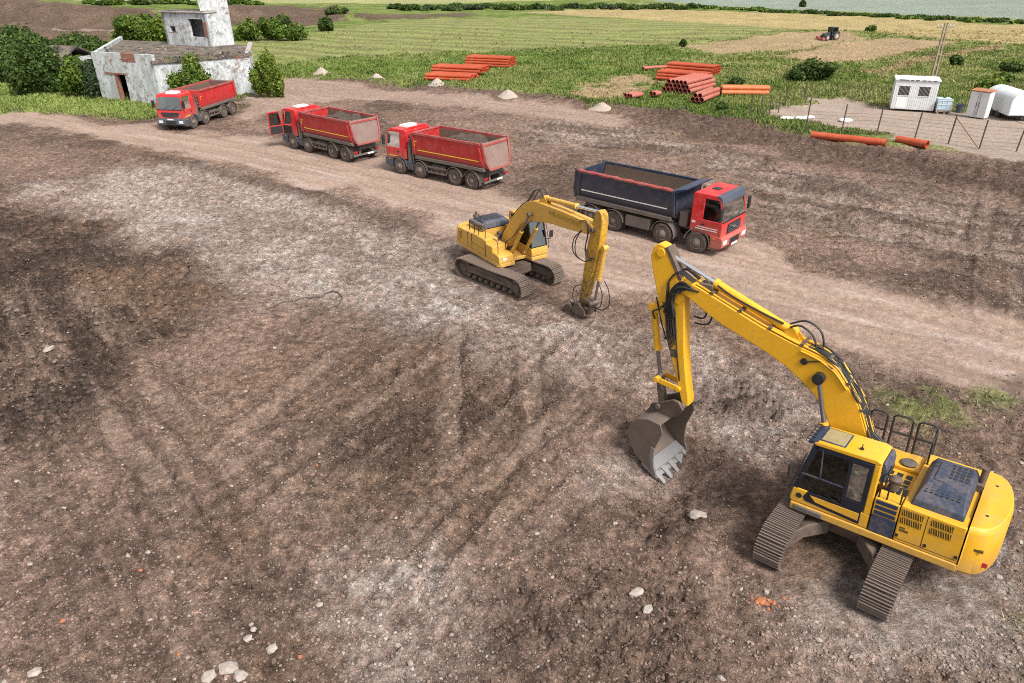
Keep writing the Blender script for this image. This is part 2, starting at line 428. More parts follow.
GRASS, GRASSD, STRAW, MOWN, TEAL, BARE = A(.112, .165, .032), A(.062, .105, .02), A(.28, .25, .115), A(.215, .215, .068), A(.215, .255, .215), A(.33, .235, .145)
EARTH = A(.115, .075, .060)

def ground(X, Y, full=True):
    shp = X.shape; X = X.ravel().astype(np.float64); Y = Y.ravel().astype(np.float64)
    far = sstep(40, 120, Y)
    wob = .6 + Y * .012
    w1 = ((fbm(X, Y, .35, 4, .55, 1) - .5) * 4 * wob, (fbm(X, Y, .35, 4, .55, 2) - .5) * 4 * wob)
    w2 = ((fbm(X, Y, .12, 3, .5, 3) - .5) * 6 * wob, (fbm(X, Y, .12, 3, .5, 4) - .5) * 6 * wob)
    a = {k: area(X, Y, P, {'site': .8, 'road': .8, 'pale': 2.2, 'pale2': 1., 'pale3': 1., 'pale4': 1.2, 'dark': 1.3}.get(k, .7 + 0 * 1.) * (1 if k not in ('mown', 'straw', 'bare1', 'bare2', 'teal', 'topfield') else 1.5),
              w1 if k not in ('teal', 'topfield', 'bare1', 'bare2', 'straw', 'path') else (w1[0] * .4, w1[1] * .4)) for k, P in Z.items()}
    n_big = fbm(X, Y, .13, 5, .55, 5); n_mid = fbm(X, Y, .55, 5, .6, 6); n_sm = fbm(X, Y, 2.3, 4, .6, 7); n_f = fbm(X, Y, 7.5, 3, .6, 8)
    # streaks along the road and haul direction
    rd = np.array(Z['road'][8]) - np.array(Z['road'][3]); rd /= np.linalg.norm(rd)
    U = X * rd[0] + Y * rd[1]; V = -X * rd[1] + Y * rd[0]
    n_st = fbm(U * .16, V * 1.3, 1., 4, .6, 9); n_st2 = fbm(U * .3, V * 3.2, 1., 3, .6, 10)
    site = a['site']; road = np.maximum(a['road'], a['road2'] * .8)
    # colour of the worked soil
    col = SOIL[None] * (.45 + 1.1 * n_mid)[:, None] * (.7 + .6 * n_sm)[:, None]
    def lay(c, m):
        nonlocal col
        col = col * (1 - m[:, None]) + c * m[:, None]
    lay(OCHRE, sstep(.52, .68, fbm(X, Y, .22, 4, .6, 11)) * .55)
    lay(DARK * 1.25, sstep(.51, .60, n_big * .4 + n_mid * .3 + n_sm * .2 + n_f * .1) * .75)
    pale = np.maximum.reduce([a['pale'] * .95, a['pale2'] * .9, a['pale3'] * .7, a['pale4'] * .75, a['pale5'] * .42, a['pale6'] * .9])
    patch = sstep(.44, .57, n_mid * .40 + n_sm * .35 + n_f * .25)
    lay(PALE, pale * (.32 + .62 * patch))
    lay(A(.44, .395, .37), pale * sstep(.60, .72, fbm(X, Y, .8, 5, .65, 12)) * .7)
    right = sstep(0, 1, a['pale5']) 
    lay(DARK * 1.5, right * sstep(.47, .57, n_st * .6 + n_sm * .25 + n_f * .15) * .8)
    dk = np.maximum.reduce([a['dark'] * .8, a['dark2'], a['dark3'] * .55, a['dark4'] * .8, a['dark5'] * .55, a['dark6'] * .6])
    br = sstep(.44, .53, n_mid * .36 + n_sm * .36 + n_f * .28)
    lay(DARK * (.8 + .8 * n_f)[:, None], np.clip(dk * (.22 + .85 * br) * 1.1, 0, 1))
    core = np.clip(a['dark'] * .55 + a['dark2'] * .5, 0, 1); lay(A(.054, .037, .029) * (.7 + .8 * n_f)[:, None], core * sstep(.42, .52, n_mid * .40 + n_sm * .35 + n_f * .25) * 1.1)
    lay(OCHRE * 1.15, np.maximum(a['ochre'] * .75, a['ochre2'] * .5) * (.4 + .6 * sstep(.4, .6, n_sm)))
    # dozer drag streaks across the near left of the site
    d2 = np.array(at(215, 470)[:2]) - np.array(at(110, 310)[:2]); d2 /= np.linalg.norm(d2); U2 = X * d2[0] + Y * d2[1]; V2 = -X * d2[1] + Y * d2[0]
    d3 = np.array(at(230, 470)[:2]) - np.array(at(380, 360)[:2]); d3 /= np.linalg.norm(d3); U3 = X * d3[0] + Y * d3[1]; V3 = -X * d3[1] + Y * d3[0]
    s2 = fbm(U2 * .22, V2 * 2.4, 1., 4, .6, 41); s3 = fbm(U3 * .22, V3 * 2.4, 1., 4, .6, 42)
    ma = a['streakA']; mb = a['streakB']; stk = ma * (s2 - .5) + mb * (s3 - .5)
    lay(A(.30, .215, .172), np.clip(stk * 4, 0, 1) * .45); lay(DARK * 1.5, np.clip(-stk * 4, 0, 1) * .48)
    # road
    lay(ROADC * (.84 + .32 * n_st)[:, None], road * .95)
    lay(DARK * 2.4, road * sstep(.58, .70, n_st2) * .32)
    lay(PALE * 1.05, road * sstep(.62, .74, n_st) * .5)
    h = np.zeros(X.shape)
    # tyre ruts
    for P in TYRES:
        d, s, Lt = lined(X, Y, P)
        for off in (-1.0, 1.0):
            q = np.abs(d + (fbm(s * .08, s * 0, 1., 2, .5, 13) - .5) * 1.2 - off)
            m = (1 - sstep(.12, .34, q)) * site * sstep(.25, .5, fbm(s * .12, d * .3 + off, 1., 2, .5, 14))
            h -= m * .045; h += site * (1 - sstep(.02, .16, np.abs(q - .42))) * .035
            lay(ROADC * .72, m * .45)
    # tracked passes: flattened pale belt with cleat marks
    flat = np.zeros(X.shape)
    for P, w, _g in TRACKS:
        d, s, Lt = lined(X, Y, P); q = np.abs(d + (fbm(s * .3, s * 0, 1., 3, .6, 15) - .5) * .7 + (n_sm - .5) * .35)
        m = (1 - sstep(w - .08, w + .1, q)) * sstep(0, 3.0, s) * sstep(0, 3.0, Lt - s) * site * (.5 + .5 * sstep(.3, .5, n_mid))
        flat = np.maximum(flat, m)
        brk = sstep(.36, .60, n_mid * .45 + n_sm * .55); lay(A(.285, .208, .166) * (.75 + .5 * n_f)[:, None], m * (.22 + .50 * brk) * (.72 + .28 * np.sign(np.sin(s * 2 * math.pi / .24))))
        h -= m * (.06 + .022 * np.sin(s * 2 * math.pi / .24))
        edge = (1 - sstep(.03, .2, np.abs(q - w - .14))) * sstep(0, 1.5, s) * sstep(0, 1.5, Lt - s)
        h += edge * .06 * site; lay(DARK * 1.6, edge * site * .35)
    # heights of worked soil
    rough = (.40 + .45 * np.clip(dk + a['berm'], 0, 1) + .3 * pale) * (1 - .75 * road) * (1 - .8 * flat)
    h += site * rough * ((n_mid - .5) * .50 + (n_sm - .5) * .42 + (n_f - .5) * .24 + np.abs(fbm(X, Y, 1.1, 3, .6, 16) - .5) * -.25)
    h += site * (n_big - .5) * .5 * (1 - .5 * road)
    h += site * (1 - road) * (n_st2 - .5) * (.45 * right + .10 * a['pale'])
    rdg = 1 - np.abs(fbm(X, Y, .75, 4, .6, 43) - .5) * 4
    h += site * dk * (rdg * .06 + (n_sm - .5) * .28 + (n_f - .5) * .16) * (1 - road) + .35 * stk * site
    h += road * ((n_st2 - .5) * .07 + (n_st - .5) * .10)
    for P, hh, w in RIDGES:
        d, s, Lt = lined(X, Y, P); e = sstep(0, 2.5, s) * sstep(0, 2.5, Lt - s)
        m = np.exp(-(d / w) ** 2) * e * (.3 + 1.1 * n_mid + .5 * (n_sm - .5))
        h += hh * m; lay(DARK * 1.5, np.clip(m, 0, 1) * .75)
    for c, dep, r in PITS: h -= dep * np.exp(-((X - c[0]) ** 2 + (Y - c[1]) ** 2) / r ** 2)
    lay(DARK * 1.25 + EARTH * .3, a['berm'] * (.25 + .75 * sstep(.42, .52, n_mid * .4 + n_sm * .35 + n_f * .25)))
    # compound: trodden pinkish yard
    comp = a['compound']
    lay(A(.31, .245, .205) * (.8 + .4 * n_mid)[:, None], comp * .95); h *= 1 - .7 * comp
    # fields outside the site
    out = (1 - site) * (1 - comp)
    fld = fbm(X, Y, .06, 5, .6, 17); f2 = fbm(X, Y, .3, 4, .6, 18); f3 = fbm(X, Y, 1.2, 3, .6, 25)
    gc = GRASS * (.65 + .7 * f2)[:, None]
    t = sstep(.44, .62, fld * .5 + f2 * .5)[:, None]; t = t * .7; gc = gc * (1 - t) + (STRAW * .45 + GRASS * .65) * t
    t = (sstep(.60, .72, fbm(X, Y, .16, 4, .6, 19)) * .6)[:, None]; gc = gc * (1 - t) + GRASSD * t
    rightf = sstep(18, 34, X)[:, None] * .55 * sstep(.35, .6, f2)[:, None]
    gc = gc * (1 - rightf) + (STRAW * .75 + GRASS * .35) * rightf
    col = col * (1 - out[:, None]) + gc * out[:, None]
    def field(c, m): lay(c, m * out)
    mw = A(.235, .235, .095) * (.7 + .6 * f2)[:, None]
    rows = .5 + .5 * np.sin((X * .35 + Y * .94) * 1.1 + (fbm(X, Y, .05, 3, .5, 20) - .5) * 16)
    mw = mw * (.74 + .42 * rows)[:, None]; tt = sstep(.5, .64, f3 * .4 + f2 * .6)[:, None]; mw = mw * (1 - .6 * tt) + GRASS * 1.25 * .6 * tt
    field(mw, a['mown'] * .92)
    field(STRAW * A(1.25, 1.1, 1.15) * (.75 + .5 * f2)[:, None], a['straw'] * .95)
    field(BARE * (.8 + .4 * f2)[:, None], np.maximum(a['bare1'] * .85, a['bare2'] * .95)); field(BARE * .95 + STRAW * .1, a['path'] * .8)
    field(BARE * (.75 + .5 * f2)[:, None], a['straw2'] * .85 * sstep(.30, .48, f2))
    field(TEAL * (.86 + .28 * fbm(X * .3, Y, .2, 3, .5, 21))[:, None], a['teal'])
    field(A(.30, .30, .14) * (.85 + .3 * fld)[:, None], a['topfield'])
    er = np.maximum.reduce([a['earth1'], a['earth2'], a['earth3'] * .9])
    field(EARTH * (.55 + .9 * f2)[:, None], er * .95)
    field(A(.30, .21, .18), a['dirttrack'] * .8)
    yg = sstep(.1, .5, a['housegrass'])
    field((GRASS * 1.15 + STRAW * .25) * (.7 + .6 * f2)[:, None], yg * .8)
    wd = np.maximum.reduce([a['weeds'], a['weeds2'], a['weeds3']])
    lay(GRASS * .6 + STRAW * .35, wd * sstep(.45, .60, n_mid) * .7); lay(DARK * 1.6, wd * sstep(.55, .42, n_mid) * .7)
    h = h + out * ((f2 - .5) * .35 + (fld - .5) * .8) * (1 - .5 * a['mown'])
    for c, hh, (rx, ry) in MOUNDS:
        h += hh * np.exp(-((X - c[0]) / rx) ** 2 - ((Y - c[1]) / ry) ** 2) * (.6 + .8 * f2)
    # pressed flat under machines and buildings
    for x, y, r in MACHINES[:2]:
        dd = np.hypot(X - x, Y - y); h += .30 * np.exp(-((dd - r * 1.25) / .45) ** 2) * (n_mid * .6 + n_sm * .6 - .25)
    for x, y, r in MACHINES:
        k = 1 - sstep(r * .75, r * 1.35, np.hypot(X - x, Y - y)); h *= 1 - k
    stony = np.clip(site * (.32 + .6 * pale + .25 * (n_big - .5) - .25 * dk) * (1 - .75 * road) + comp * .15 + road * .06, 0, 1)
    a['smooth'] = np.clip(np.maximum(np.maximum(a['road'] * (.8 + .2 * sstep(.3, .55, n_mid)) * 1.15, a['road2'] * .6), np.maximum(flat * .35, comp)), 0, 1)
    green = np.clip(out * (1 - np.maximum.reduce([er, a['bare1'], a['bare2'], a['teal'], a['dirttrack']])) * (1 - .94 * a['mown']) * (1 - .8 * a['straw']) * (1 - a['topfield']) * (1 - .8 * a['straw2']) + wd * .35, 0, 1)
    return h.reshape(shp), np.clip(col, .004, .9).reshape(shp + (3,)), stony.reshape(shp), green.reshape(shp), site.reshape(shp), a
def gz(x, y): return float(ground(np.array([float(x)]), np.array([float(y)]))[0][0])
# ------------------------------------------------------------------ excavators
def track_path(L, r, n=10):
    """closed stadium outline (x,z): belt wheels of radius r, centres L apart, top slightly sagging"""
    P = []
    for i in range(n + 1):
        a = -math.pi / 2 + math.pi * i / n; P.append((L / 2 + r * math.cos(a), r + r * math.sin(a)))
    P += [(L / 4, 2 * r - .02), (0, 2 * r - .045), (-L / 4, 2 * r - .02)]
    for i in range(n + 1):
        a = math.pi / 2 + math.pi * i / n; P.append((-L / 2 + r * math.cos(a), r + r * math.sin(a)))
    return P
def resample(P, n):
    P = P + [P[0]]; seg = [math.dist(P[i], P[i + 1]) for i in range(len(P) - 1)]; tot = sum(seg); out = []
    for k in range(n):
        t = tot * k / n; i = 0
        while t > seg[i]: t -= seg[i]; i += 1
        f = t / seg[i]; a, b = P[i], P[i + 1]; out.append((a[0] + (b[0] - a[0]) * f, a[1] + (b[1] - a[1]) * f))
    return out, tot
def make_track(root, Mt, y0, L, r, w, n, mats):
    """one crawler track as a part with its sub-parts"""
    belt = MB(Mt); pts, tot = resample(track_path(L, r), n); pitch = tot / n
    for k in range(n):
        p = Vector((pts[k][0], 0, pts[k][1])); q = Vector((pts[(k + 1) % n][0], 0, pts[(k + 1) % n][1]))
        d = (q - p).normalized(); nrm = Vector((d.z, 0, -d.x))
        jit = random.uniform(-.006, .006)
        a = p + Vector((0, y0, 0)) + d * .006 + nrm * jit; b = q + Vector((0, y0, 0)) - d * .006 + nrm * jit
        belt.obox(a, b, w, .03, nrm)
        for f, hh in ((.14, .075), (.50, .06), (.86, .06)):
            c = a.lerp(b, f); belt.m = 1; belt.obox(c - d * .011 + nrm * hh / 2, c + d * .011 + nrm * hh / 2, w, hh, nrm); belt.m = 0
        c = a.lerp(b, .5) - nrm * .05
        belt.obox(c - d * pitch * .46, c + d * pitch * .46, .24, .07, nrm)
    t = belt.build('track', [M['track_mud'], mats['track']], root)
    fr = MB(Mt); hw = .17
    fr.prism([(-L / 2 + .1, r * .72), (L / 2 - .15, r * .72), (L / 2, r * 1.0), (L / 2 - .35, r * 1.45), (L / 4, r * 1.62), (-L / 4, r * 1.62), (-L / 2 + .3, r * 1.4)], y0 - hw, y0 + hw)
    for s in (-1, 1):
        fr.prism([(-L * .32, r * .8), (L * .32, r * .8), (L * .3, r * 1.2), (-L * .3, r * 1.2)], y0 + s * (hw + .002), y0 + s * (hw + .05))
    fr.build('track_frame', mats['track_frame'], t, .015)
    for s in (-1, 1):
        wl = MB(Mt); wl.lathe([(.06, -.2), (.2, -.2), (.22, -.13), (r - .11, -.13), (r - .07, -.1), (r - .07, .1), (r - .11, .13), (.22, .13), (.2, .2), (.06, .2)], (s * L / 2, y0, r), 'y', 22)
        wl.build('idler_wheel' if s > 0 else 'drive_sprocket', mats['track_frame'], t)
    for i in range(8):
        x = -L * .40 + L * .80 * i / 7; ro = MB(Mt)
        ro.lathe([(.05, -.22), (.10, -.22), (.10, -.12), (.13, -.12), (.13, -.06), (.09, -.05), (.09, .05), (.13, .06), (.13, .12), (.10, .12), (.10, .22), (.05, .22)], (x, y0, .21), 'y', 12)
        ro.build('track_roller', mats['track_frame'], t)
    return t

def cylinder(root, p0, p1, split, r, rr, name, mats, rodm):
    """hydraulic ram: barrel from p0 to the split point, bright rod on to p1 (a sub-part)"""
    p0, p1 = Vector(p0), Vector(p1); m = p0.lerp(p1, split); d = (p1 - p0).normalized()
    b = MB(); b.tube([p0 + d * .05, m - d * .12], r, 16); b.tube([m - d * .13, m], r * 1.18, 16); b.tube([p0 + d * .0, p0 + d * .1], r * 1.1, 16)
    y = Vector((0, 1, 0)); b.cyl(p0 - y * r * 1.2, p0 + y * r * 1.2, r * 1.15, 14)
    o = b.build(name, mats, root)
    q = MB(); q.tube([m - d * .05, p1], rr, 14); q.cyl(p1 - y * r * 1.0, p1 + y * r * 1.0, r * .95, 14)
    q.build('piston_rod', rodm, o); return o

def pipe_run(root, name, paths, r, mat, n=6):
    for p in paths:
        b = MB(); b.tube(p, r, n); b.build(name, mat, root)
def smooth_path(P, k=6):
    """Catmull-Rom through points"""
    P = [Vector(p) for p in P]; out = []
    for i in range(len(P) - 1):
        p0, p1, p2, p3 = P[max(i - 1, 0)], P[i], P[i + 1], P[min(i + 2, len(P) - 1)]
        for j in range(k):
            t = j / k
            out.append(.5 * ((2 * p1) + (p2 - p0) * t + (2 * p0 - 5 * p1 + 4 * p2 - p3) * t * t + (3 * p1 - p0 - 3 * p2 + p3) * t ** 3))
    return out + [P[-1]]
def hoop(root, name, pts, r=.022, mat=None, cross=None):
    b = MB(); b.tube(pts, r, 8)
    if cross: b.tube(cross, r, 8)
    return b.build(name, mat or M['black'], root)

def make_cab(root, side_y0, side_y1, x0, x1, zb, zt, yel, dark, slim=False):
    """hollow operator's cab between two y planes: pillars, panels, roof, glass, seat"""
    y0, y1 = side_y0, side_y1; fx = x1; rx = x0
    zd = zb + .42                 # top of the solid lower body
    b = MB()                      # shell: floor body, rear wall posts, roof
    b.prism([(rx, zb), (fx, zb), (fx + .03, zb + .12), (fx - .02, zd + .02), (rx, zd)], y0, y1)
    b.prism([(rx, zt - .12), (fx - .34, zt - .14), (fx - .30, zt - .05), (fx - .42, zt - .01), (rx + .12, zt + .02), (rx - .01, zt - .04)], y0, y1)
    for y in (y0, y1 - .09):
        b.prism([(rx, zd - .02), (rx + .17, zd - .02), (rx + .15, zt - .1), (rx, zt - .1)], y, y + .09)       # wide rear post
    cab = b.build('cab', yel, root, .035, 3)
    d = MB()
    for y in (y0 + .008, y1 - .063):
        f = y + .055
        d.prism([(fx - .13, zd), (fx, zd), (fx - .31, zt - .12), (fx - .46, zt - .12)], y, f)                 # front post
        d.prism([(fx - .42, zt - .27), (fx - .33, zt - .115), (rx + .15, zt - .09), (rx + .15, zt - .25)], y, f)
        d.prism([(rx + .62, zd), (rx + .72, zd), (rx + .70, zt - .18), (rx + .62, zt - .18)], y, f)            # door post
    d.box(fx - .06, fx - .02, y0 + .05, y1 - .05, zd - .02, zd + .05)
    d.box(rx + .02, rx + .07, y0 + .08, y1 - .08, zd - .02, zd + .22)
    d.build('window_frame', M['cab_frame'], cab, .008, 2)
    dr = MB()                                                                                                 # door skin on the left side (outer)
    yo = y1
    dr.prism([(rx + .20, zb + .05), (fx - .36, zb + .14), (fx - .30, zb + .24), (fx - .40, zd + .03), (rx + .20, zd + .03)], yo - .02, yo + .010)
    dr.prism([(rx + .17, zd + .02), (rx + .70, zd + .02), (rx + .70, zd + .22), (rx + .17, zd + .22)], yo - .02, yo + .012)
    dr.prism([(rx + .16, zt - .28), (rx + .70, zt - .26), (rx + .70, zt - .16), (rx + .15, zt - .14)], yo - .02, yo + .012)
    dr.prism([(rx + .15, zd + .2), (rx + .27, zd + .2), (rx + .25, zt - .2), (rx + .15, zt - .2)], yo - .02, yo + .011)
    dr.m = 1
    dr.prism([(rx + .24, zb + .14), (fx - .62, zb + .21), (fx - .46, zd - .06), (rx + .24, zd - .06)], yo - .02, yo + .016)
    door = dr.build('door', [M['cab_frame'], yel], cab, .006)
    h = MB(); h.box(rx + .80, rx + .95, yo + .0, yo + .035, zd + .02, zd + .07); h.build('door_handle', M['black'], door)
    for (P, yy) in (([(rx + .70, zd), (fx - .06, zd), (fx - .38, zt - .2), (rx + .70, zt - .2)], y1 - .035), ([(rx + .16, zd + .2), (rx + .63, zd + .2), (rx + .63, zt - .2), (rx + .15, zt - .2)], y1 - .035),
                    ([(rx + .16, zd), (fx - .06, zd), (fx - .38, zt - .2), (rx + .15, zt - .2)], y0 + .03)):
        g = MB(); g.prism(P, yy, yy + .006); g.build('window_pane', M['glass_pale'] if P[1][0] == rx + .63 else M['glass'], cab)
    g = MB(); g.quad((fx - .035, y0 + .06, zd + .02), (fx - .035, y1 - .06, zd + .02), (fx - .35, y1 - .06, zt - .13), (fx - .35, y0 + .06, zt - .13)); g.build('windscreen', M['windscreen'], cab)
    g = MB(); g.quad((rx + .04, y0 + .09, zd + .2), (rx + .04, y1 - .09, zd + .2), (rx + .06, y1 - .09, zt - .13), (rx + .06, y0 + .09, zt - .13)); g.build('window_pane', M['glass'], cab)
    rail = MB(); rail.box(rx + .72, fx - .14, y1 - .03, y1 - .005, zd + .48, zd + .52); rail.obox((fx - .62, y1 - .02, zd + .50), (fx - .56, y1 - .02, zt - .2), .03, .03); rail.build('window_rail', dark, cab)
    ym = (y0 + y1) / 2
    st = MB(); st.box(rx + .3, rx + .85, ym - .26, ym + .26, zd - .05, zd + .12); st.prism([(rx + .25, zd + .1), (rx + .42, zd + .1), (rx + .33, zd + .85), (rx + .2, zd + .85)], ym - .25, ym + .25)
    st.prism([(rx + .22, zd + .88), (rx + .32, zd + .88), (rx + .3, zd + 1.08), (rx + .2, zd + 1.08)], ym - .14, ym + .14)
    st.box(rx + .45, rx + 1.05, ym - .42, ym - .28, zd, zd + .25); st.box(rx + .45, rx + 1.05, ym + .28, ym + .40, zd, zd + .25)
    st.tube([(rx + 1.0, ym - .35, zd + .2), (rx + 1.05, ym - .35, zd + .45)], .025, 8); st.tube([(rx + 1.0, ym + .35, zd + .2), (rx + 1.05, ym + .35, zd + .45)], .025, 8)
    st.build('seat', M['seat'], cab, .03)
    mo = MB(); mo.box(fx - .38, fx - .32, y0 + .12, y0 + .34, zd + .25, zd + .5); mo.build('monitor', M['black'], cab, .01)
    sk = MB(); sk.box(rx + .92, fx - .44, ym - .34, ym + .34, zt - .02, zt + .022); sk.m = 1; sk.box(rx + .88, fx - .41, ym - .38, ym + .38, zt - .03, zt + .014)
    sk.build('roof_hatch', [M['skylight'], dark], cab, .01)
    an = MB(); an.tube([(rx + .55, ym + .2, zt), (rx + .55, ym + .2, zt + .16)], .014, 6); an.cyl((rx + .55, ym + .2, zt), (rx + .55, ym + .2, zt + .05), .05, 10); an.build('antenna', M['black'], cab)
    vs = MB(); vs.prism([(fx - .42, zt - .08), (fx - .18, zt - .14), (fx - .16, zt - .09), (fx - .40, zt + .02)], y0 + .02, y1 - .02); vs.build('sun_visor', M['navy_clean'], cab, .01)
    gd = MB()
    for i in range(6):
        y = y0 + .05 + (y1 - y0 - .1) * i / 5; gd.obox((fx - .34, y, zt - .06), (fx - .12, y, zt - .02), .018, .018)
    gd.obox((fx - .12, y0 + .04, zt - .02), (fx - .12, y1 - .04, zt - .02), .02, .02); gd.build('front_guard', M['black'], cab)
    rb = MB(); rb.prism([(rx - .14, zt - .52), (rx - .01, zt - .60), (rx - .01, zt - .02), (rx - .08, zt - .05), (rx - .14, zt - .2)], y0 + .06, y1 - .06); rb.build('rear_duct', M['navy'], cab, .03)
    mi = MB(); mi.tube([(fx - .15, y1 - .05, zd + .3), (fx + .1, y1 + .1, zd + .35), (fx + .12, y1 + .12, zd + .65)], .014, 6); mi.box(fx + .09, fx + .13, y1 + .03, y1 + .22, zd + .42, zd + .75); mi.build('mirror', M['black'], cab)
    hr = MB(); hr.tube([(fx + .02, y1 + .03, zb + .3), (fx + .03, y1 + .06, zb + .5), (fx - .2, y1 + .06, zt - .45), (fx - .22, y1, zt - .4)], .016, 6); hr.build('grab_rail', M['black'], cab)
    return cab

def arc_box(b, xs, hw, x_tail, z0, z1, n=12, ch=.16):
    """counterweight: straight at xs, bulging to x_tail at the middle, chamfered rim"""
    def outline(k, dz):
        P = [(xs, hw * k)]
        for i in range(n + 1):
            t = i / n; a = math.pi / 2 * 1 - math.pi * t
            y = hw * math.sin(a); x = xs - (xs - x_tail) * (abs(math.cos(a)) ** .72) if abs(math.cos(a)) > 1e-6 else xs - .0
            P.append((xs + (x - xs) * (1 if k == 1 else .94), y * k))
        P.append((xs, -hw * k)); return [(p[0], p[1], dz) for p in P]
    b.loft([outline(.93, z0), outline(1, z0 + ch * .7), outline(1, z1 - ch), outline(.985, z1 - ch * .45), outline(.93, z1)], True)

def excavator_big():
    s = .883; x, y = 8.345, 13.229
    root = thing('excavator', 'large bright yellow excavator with cab at lower right, its toothed bucket on the soil', 'excavator', (x, y, gz(x, y)))
    root.rotation_euler = (rad(3.15), rad(1.83), 2.456); root.scale = (s, s, s)
    mats = dict(track=M['track'], track_frame=M['track_frame'])
    # undercarriage: turned 90 degrees to the cab
    Mt = Matrix.Rotation(rad(-1.9), 4, 'Y') @ Matrix.Rotation(rad(-3.15), 4, 'X') @ Matrix.Translation((.22, .25, -.03)) @ Matrix.Rotation(rad(90), 4, 'Z')
    for yy in (-1.30, 1.30): make_track(root, Mt, yy, 4.15, .52, .72, 48, mats)
    b = MB(Mt)
    b.loft([[(px * .75, py * .75, .55) for px, py in ((1, -.6), (1, .6), (.55, .95), (-.55, .95), (-1, .6), (-1, -.6), (-.55, -.95), (.55, -.95))],
            [(px * .9, py * .9, .95) for px, py in ((1, -.6), (1, .6), (.55, .95), (-.55, .95), (-1, .6), (-1, -.6), (-.55, -.95), (.55, -.95))]])
    for sx in (-1, 1):
        for sy in (-1, 1):
            b.loft([[(sx * .1, sy * .35, .62), (sx * .95, sy * .35, .62), (sx * .9, sy * .35, 1.0), (sx * .1, sy * .35, 1.0)],
                    [(sx * .45, sy * .80, .60), (sx * 1.45, sy * .80, .56), (sx * 1.4, sy * .80, .96), (sx * .45, sy * .80, .98)],
                    [(sx * .60, sy * 1.02, .36), (sx * 1.85, sy * 1.02, .36), (sx * 1.8, sy * 1.02, .86), (sx * .60, sy * 1.02, .86)],
                    [(sx * .60, sy * 1.16, .30), (sx * 1.95, sy * 1.16, .30), (sx * 1.9, sy * 1.16, .78), (sx * .60, sy * 1.16, .78)]])
    b.build('car_body', M['under'], root, .03)
    b = MB(); b.cyl((0, 0, .82), (0, 0, 1.08), .72, 32); b.cyl((0, 0, .86), (0, 0, .96), .78, 32); b.build('slew_ring', M['under'], root)
    # deck
    b = MB(); b.prism([(-2.35, -1.48), (1.05, -1.48), (1.3, -1.3), (1.45, -.4), (1.3, .45), (1.56, .5), (1.56, 1.5), (-2.35, 1.5)], 1.06, 1.27, 'xy')
    deck = b.build('deck', M['yellow'], root, .03, 3)
    b = MB(); b.box(.72, 1.45, 1.44, 1.56, 1.10, 1.245); b.build('step_plate', M['dusty_grey'], deck, .02)
    # cab
    make_cab(root, .48, 1.46, -.33, 1.58, 1.28, 3.24, M['yellow'], M['navy'])
    b = MB(); b.cyl((1.38, 1.462, 1.52), (1.38, 1.475, 1.52), .075, 18); b.build('lamp_recess', M['black'], root)
    # left side: louvre panel, doors with grilles
    b = MB(); b.box(-.92, -.36, 1.0, 1.475, 1.275, 1.78); b.build('air_filter_door', M['navy'], root, .015)
    b = MB()
    b.box(-.92, -.36, 1.0, 1.47, 1.785, 2.26); lv = b.build('louvre_panel', M['yellow'], root, .015)
    b = MB()
    for k in range(3): b.box(-.88, -.40, 1.465, 1.482, 1.82 + .15 * k, 1.92 + .15 * k)
    b.build('louvre_slats', M['navy_clean'], lv)
    b = MB(); b.box(-2.33, -.945, .95, 1.48, 1.275, 2.30); side = b.build('side_door', M['yellow'], root, .03, 3)
    for gx in (-1.22, -1.85):
        for zz in (1.90, 2.12):
            b = MB(); b.box(gx - .23, gx + .23, 1.475, 1.485, zz - .07, zz + .10)
            b.m = 1
            for k in range(9): b.obox((gx - .21 + k * .05, 1.488, zz - .06), (gx - .18 + k * .05, 1.488, zz + .09), .008, .014, (0, 1, 0))
            b.build('side_grille', [M['grille'], M['yellow']], side)
    # right side: tank, tool box, pump door
    b = MB(); b.box(-.95, .35, -1.47, -.62, 1.275, 2.12); b.build('fuel_tank', M['yellow'], root, .04, 3)
    b = MB(); b.box(.36, 1.12, -1.42, -.66, 1.275, 1.62); b.prism([(1.12, 1.275), (1.28, 1.275), (1.2, 1.5), (1.12, 1.6)], -1.40, -.68); b.build('tool_box', M['yellow'], root, .03)
    b = MB(); b.box(-2.33, -.96, -1.47, -.9, 1.275, 2.28); b.build('pump_door', M['yellow'], root, .03, 3)
    # middle deck plates
    b = MB(); b.box(-2.33, -.95, -.89, .94, 1.275, 2.26); b.box(-.94, -.2, -.6, .42, 1.275, 2.02); b.box(-.94, -.40, .43, .99, 1.275, 2.16)
    mid = b.build('top_deck', M['yellow'], root, .025)
    b = MB()
    for k in range(4): b.box(-.52 - .13 * k, -.44 - .13 * k, .5, .92, 2.16, 2.175)
    for i in range(3):
        for j in range(3): b.box(-.40 - .22 * i, -.26 - .22 * i, -.42 + .26 * j, -.24 + .26 * j, 2.02, 2.035)
    b.build('tread_plates', M['black'], mid)
    b = MB(); b.cyl((-.15, -.95, 2.12), (-.15, -.95, 2.24), .12, 16); b.cyl((-.15, -.95, 2.24), (-.15, -.95, 2.29), .085, 16); b.build('filler_cap', M['yellow'], root)
    b = MB(); b.lathe([(.19, 0), (.2, .02), (.21, .05), (.17, .08)], (-.62, -.85, 2.12), 'z', 20); b.build('tank_lid', M['dusty_grey'], root)
    b = MB(); b.cyl((-.60, .72, 2.2), (-.60, .72, 2.42), .13, 14); b.lathe([(.15, 0), (.16, .08), (.08, .15)], (-.60, .72, 2.42), 'z', 14); b.build('air_precleaner', M['under'], root)
    # engine hood
    b = MB()
    hx0, hx1, hy0, hy1 = -2.22, -1.08, -.74, 1.28
